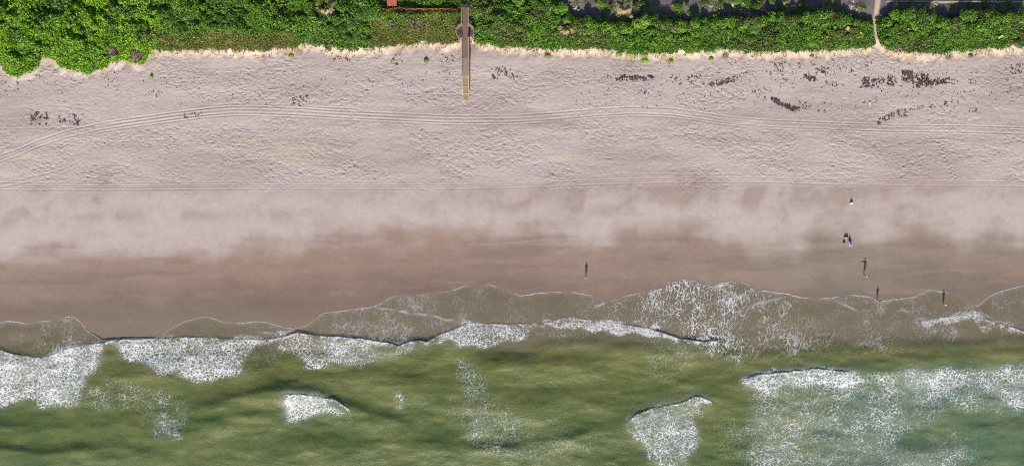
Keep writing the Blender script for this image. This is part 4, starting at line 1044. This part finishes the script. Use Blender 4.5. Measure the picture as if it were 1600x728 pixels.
CL = [(962, 1021, 118, 126, 1.9, .40, 0, 'long dark seaweed streak, leftmost big one right of the boardwalk'), (1105, 1147, 121, 137, 1.5, .44, -.25, 'ragged dark seaweed slanting up toward the right of the streak'),
      (1074, 1106, 119, 131, 1.4, .46, 0, 'dark seaweed cluster between the long streak and the slanting one'), (1048, 1063, 121, 133, 1.3, .47, 0, 'small brown seaweed patch just right of the long streak'),
      (1150, 1180, 111, 123, 1.3, .47, -.3, 'thin seaweed trail rising to the right below the scarp'), (1257, 1275, 118, 127, 2.2, .36, 0, 'compact oval blot of dark seaweed left of the path mouth'),
      (1265, 1293, 99, 116, 1.1, .49, 0, 'scattered seaweed just above the compact oval blot'), (1410, 1426, 112, 129, 2.2, .36, 0, 'dark blotchy seaweed, highest of the heavy patches right of the path'),
      (1428, 1450, 116, 138, 1.9, .40, 0, 'heavy seaweed patch in the middle of the big right hand cluster'), (1450, 1482, 119, 138, 2.0, .39, -.15, 'broad heaviest seaweed patch at the right of the big cluster'),
      (1387, 1401, 119, 136, 1.8, .42, 0, 'upright seaweed patch left of the big right hand cluster'), (1343, 1380, 122, 138, 1.2, .48, 0, 'loose speckled seaweed in line below the path mouth'),
      (1206, 1244, 153, 175, 2.0, .40, .42, 'thin seaweed line slanting down to the right above the tyre tracks'), (1232, 1249, 167, 174, 2.0, .40, 0, 'thick dark end of the slanting seaweed line'),
      (1371, 1396, 177, 194, 1.9, .38, -.5, 'seaweed strand slanting up from the tyre tracks at right'), (1402, 1418, 172, 182, 1.8, .41, 0, 'dark seaweed knot right above the tyre tracks'),
      (1422, 1486, 158, 175, .95, .50, -.1, 'wide loose seaweed scatter above the right tyre tracks'), (48, 76, 176, 194, 1.2, .46, 0, 'dark seaweed patch at far left above the curving tracks'),
      (92, 128, 180, 196, 1.0, .49, 0, 'loose seaweed right of the far left patch'), (283, 315, 176, 185, 1.2, .46, 0, 'seaweed lying across the tyre tracks on the left half'),
      (770, 802, 106, 123, 1.0, .49, 0, 'loose seaweed close right of the boardwalk stairs'), (612, 629, 87, 101, 1.1, .49, 0, 'reddish seaweed at the scarp foot left of the boardwalk'),
      (522, 551, 88, 95, 1.3, .46, 0, 'thin seaweed line at the scarp foot left of centre'), (455, 481, 150, 166, 1.0, .50, 0, 'sparse seaweed on open sand above the left tracks')]
for c in CL: weed_cluster('seaweed', *c)
for c in ((934, 960, 116, 123, .9, .49), (937, 960, 144, 158, .9, .5), (992, 1009, 141, 151, 1.1, .48), (1175, 1202, 134, 152, .7, .52), (800, 824, 113, 128, .6, .52), (1200, 1240, 94, 118, .8, .51), (1247, 1258, 97, 108, 1.1, .48),
          (1222, 1241, 123, 133, 1.1, .48), (1287, 1316, 126, 136, 1.0, .48), (1487, 1497, 124, 133, 1.4, .44), (1511, 1526, 124, 132, 1.2, .46), (1579, 1597, 101, 116, .9, .5), (1250, 1268, 159, 173, 1.0, .5), (1348, 1362, 94, 104, 1.0, .49),
          (1403, 1420, 90, 101, .9, .5), (1513, 1527, 169, 176, 1.2, .46), (0, 34, 118, 152, .55, .53), (56, 70, 117, 124, 1.1, .47), (82, 95, 109, 119, 1.0, .48), (233, 250, 143, 153, 1.0, .48), (160, 185, 112, 136, .5, .53), (690, 718, 86, 98, .8, .5),
          (690, 702, 107, 116, .8, .5), (640, 651, 126, 136, .9, .49), (1275, 1300, 156, 176, .5, .53), (1290, 1330, 92, 118, .5, .53), (1490, 1600, 100, 160, .16, .54), (1300, 1500, 88, 180, .16, .54), (900, 1300, 95, 170, .14, .55), (40, 700, 110, 165, .07, .55)):
    weed_cluster('seaweed_litter', *c)

# ------------------------------------------------------------------ people
def skin_mesh(name, nodes, edges, root=0, sub=1):
    me = bpy.data.meshes.new(name + '_cage'); me.from_pydata([n[:3] for n in nodes], edges, [])
    o = bpy.data.objects.new(name + '_cage', me); COL.objects.link(o)
    m = o.modifiers.new('skin', 'SKIN'); m.use_smooth_shade = True; m.branch_smoothing = .4
    for i, n in enumerate(nodes):
        r = n[3]; me.skin_vertices[0].data[i].radius = r if isinstance(r, tuple) else (r, r)
    me.skin_vertices[0].data[root].use_root = True
    s = o.modifiers.new('sub', 'SUBSURF'); s.levels = sub; s.render_levels = sub
    dg = bpy.context.evaluated_depsgraph_get(); dg.update()
    r = bpy.data.meshes.new_from_object(o.evaluated_get(dg)); r.name = name
    bpy.data.objects.remove(o); bpy.data.meshes.remove(me)
    for p in r.polygons: p.use_smooth = True
    return r
def person(px, py, height, face, label, top, bottom, hair, arms, stride=.12, z_off=0.0, cap=None):
    z0 = float(dune_z(px, py)) + z_off; x, y = W(px, py, z0)
    S = height / 1.75
    nd = []; ed = []
    def add(p, r, par=None):
        k_ = 1.18 if (r[0] if isinstance(r, tuple) else r) > .0295 else 1.0
        nd.append((p[0] * S, p[1] * S, p[2] * S, tuple(v * S * k_ for v in r) if isinstance(r, tuple) else r * S * k_)); i = len(nd) - 1
        if par is not None: ed.append((par, i))
        return i
    pel = add((0, 0, .96), (.15, .11)); wa = add((0, 0, 1.10), (.135, .10), pel); ch = add((0, -.01, 1.28), (.16, .115), wa); sh_ = add((0, 0, 1.42), (.12, .09), ch)
    nk = add((0, -.01, 1.50), .055, sh_); hd = add((0, -.025, 1.59), (.072, .085), nk); tp = add((0, -.015, 1.69), (.07, .082), hd)
    legs = {}
    for s in (-1, 1):
        fy = s * stride
        hip = add((s * .09, 0, .90), .095, pel); kn = add((s * .10, -fy * .5 - .02, .50), .058, hip); an = add((s * .10, -fy, .09), .04, kn); toe = add((s * .12, -fy - .15, .035), (.045, .03), an)
        legs[s] = (hip, kn)
    armj = {}
    for s in (-1, 1):
        pts = arms[s]
        a = add((s * .19, 0, 1.41), .06, sh_); el = add(pts[0], .043, a); wr = add(pts[1], .030, el)
        dv = (Vector(pts[1]) - Vector(pts[0])).normalized()
        pm = add(Vector(pts[1]) + dv * .07, (.038, .02), wr)
        side = Vector((0, -1, 0)) if abs(dv.y) < .8 else Vector((1, 0, 0))
        base = Vector(pts[1]) + dv * .08
        for f in range(4):
            b0 = base + side * (.027 - .018 * f); L = (.085, .095, .088, .07)[f]
            f1 = add(b0 + dv * .03, .010, pm); f2 = add(b0 + dv * (.03 + L * .5) + Vector((-s * .008, 0, -.006)), .009, f1); add(b0 + dv * (.03 + L) + Vector((-s * .022, 0, -.014)), .007, f2)
        t1 = add(Vector(pts[1]) + dv * .03 + side * .035, .012, wr); add(Vector(pts[1]) + dv * .075 + side * .06, .009, t1)
        armj[s] = (pts[0], pts[1])
    body = skin_mesh('person', nd, ed, pel)
    o = link('person', body, M['skin'], label=label, category='person'); o.location = (x, y, z0); o.rotation_euler = (0, 0, face)
    def part(name, nds, eds, mat, root=0):
        me = skin_mesh(name, [(a * S, b * S, c * S, tuple(v * S * 1.17 for v in r) if isinstance(r, tuple) else r * S * 1.17) for a, b, c, r in nds], eds, root)
        return link(name, me, mat, o)
    sleeve = []
    nds = [(0, 0, .95, (.165, .125)), (0, 0, 1.10, (.155, .12)), (0, -.01, 1.28, (.178, .132)), (0, 0, 1.425, (.135, .105))]; eds = [(0, 1), (1, 2), (2, 3)]
    for s in (-1, 1):
        a = Vector((s * .19, 0, 1.41)); el = Vector(arms[s][0]); m_ = a + (el - a) * .75
        nds += [(a.x, a.y, a.z, .072), (m_.x, m_.y, m_.z, .062)]; i = len(nds); eds += [(3, i - 2), (i - 2, i - 1)]
    part('shirt', nds, eds, M[top])
    nds = [(0, 0, 1.02, (.16, .12)), (0, 0, .92, (.165, .128))]; eds = [(0, 1)]
    for s in (-1, 1):
        nds += [(s * .095, 0, .86, .11), (s * .10, -s * stride * .4, .56, .085)]; i = len(nds); eds += [(1, i - 2), (i - 2, i - 1)]
    part('shorts', nds, eds, M[bottom])
    mb = MB(); mb.ball((0, .012 * S, 1.665 * S), .104 * S, 3, (.92, 1.08, 1.0))
    for v in list(mb.bm.verts):
        if v.co.y < -.055 * S and v.co.z < 1.69 * S: v.co.y = -.05 * S
        if v.co.z < 1.57 * S: v.co.z = 1.57 * S
    mb.build('hair', M[hair], o, smooth=True)
    fb = MB()
    fb.ball((0, -.118 * S, 1.60 * S), .016 * S, 1, (.8, 1, 1.3))
    for s in (-1, 1): fb.ball((s * .08 * S, -.01 * S, 1.61 * S), .026 * S, 1, (.5, .8, 1.2))
    fb.build('nose_and_ears', M['skin'], o, smooth=True)
    eb = MB()
    for s in (-1, 1): eb.ball((s * .032 * S, -.100 * S, 1.63 * S), .011 * S, 1)
    eb.build('eyes', M['black'], o)
    MB().ball((0, -.104 * S, 1.555 * S), .022 * S, 1, (1, .4, .3)).build('mouth', M['red'], o)
    if cap:
        cb = MB(); cb.ball((0, -.01 * S, 1.70 * S), .11 * S, 2, (1, 1.05, .75)); cb.ball((0, -.12 * S, 1.695 * S), .08 * S, 2, (1, 1, .12)); cb.build('cap', M[cap], o, smooth=True)
    return o
down = {s: ((s * .27, .02, 1.13), (s * .29, -.06, .89)) for s in (-1, 1)}
person(915.6, 433.2, 1.60, .25, 'lone person in white top and dark red shorts on wet sand', 'shirt', 'red', 'hair_dark', down, .16)
reach = {1: ((.30, .03, 1.16), (.33, -.08, .93)), -1: ((-.46, -.02, 1.40), (-.72, -.03, 1.38))}
person(1350.2, 430.8, 1.86, 0.0, 'person on wet sand with one arm stretched out sideways', 'shirt', 'black', 'hair_dark', reach, .10)
person(1370.6, 469.6, 1.50, .3, 'person in red at the water edge below the arm stretching one', 'red', 'shirt', 'hair_fair', down, .10, .03)
person(1473.6, 475.6, 1.58, -.4, 'rightmost person in white standing in the shallow swash', 'shirt', 'shirt', 'hair_dark', down, .12, .03)
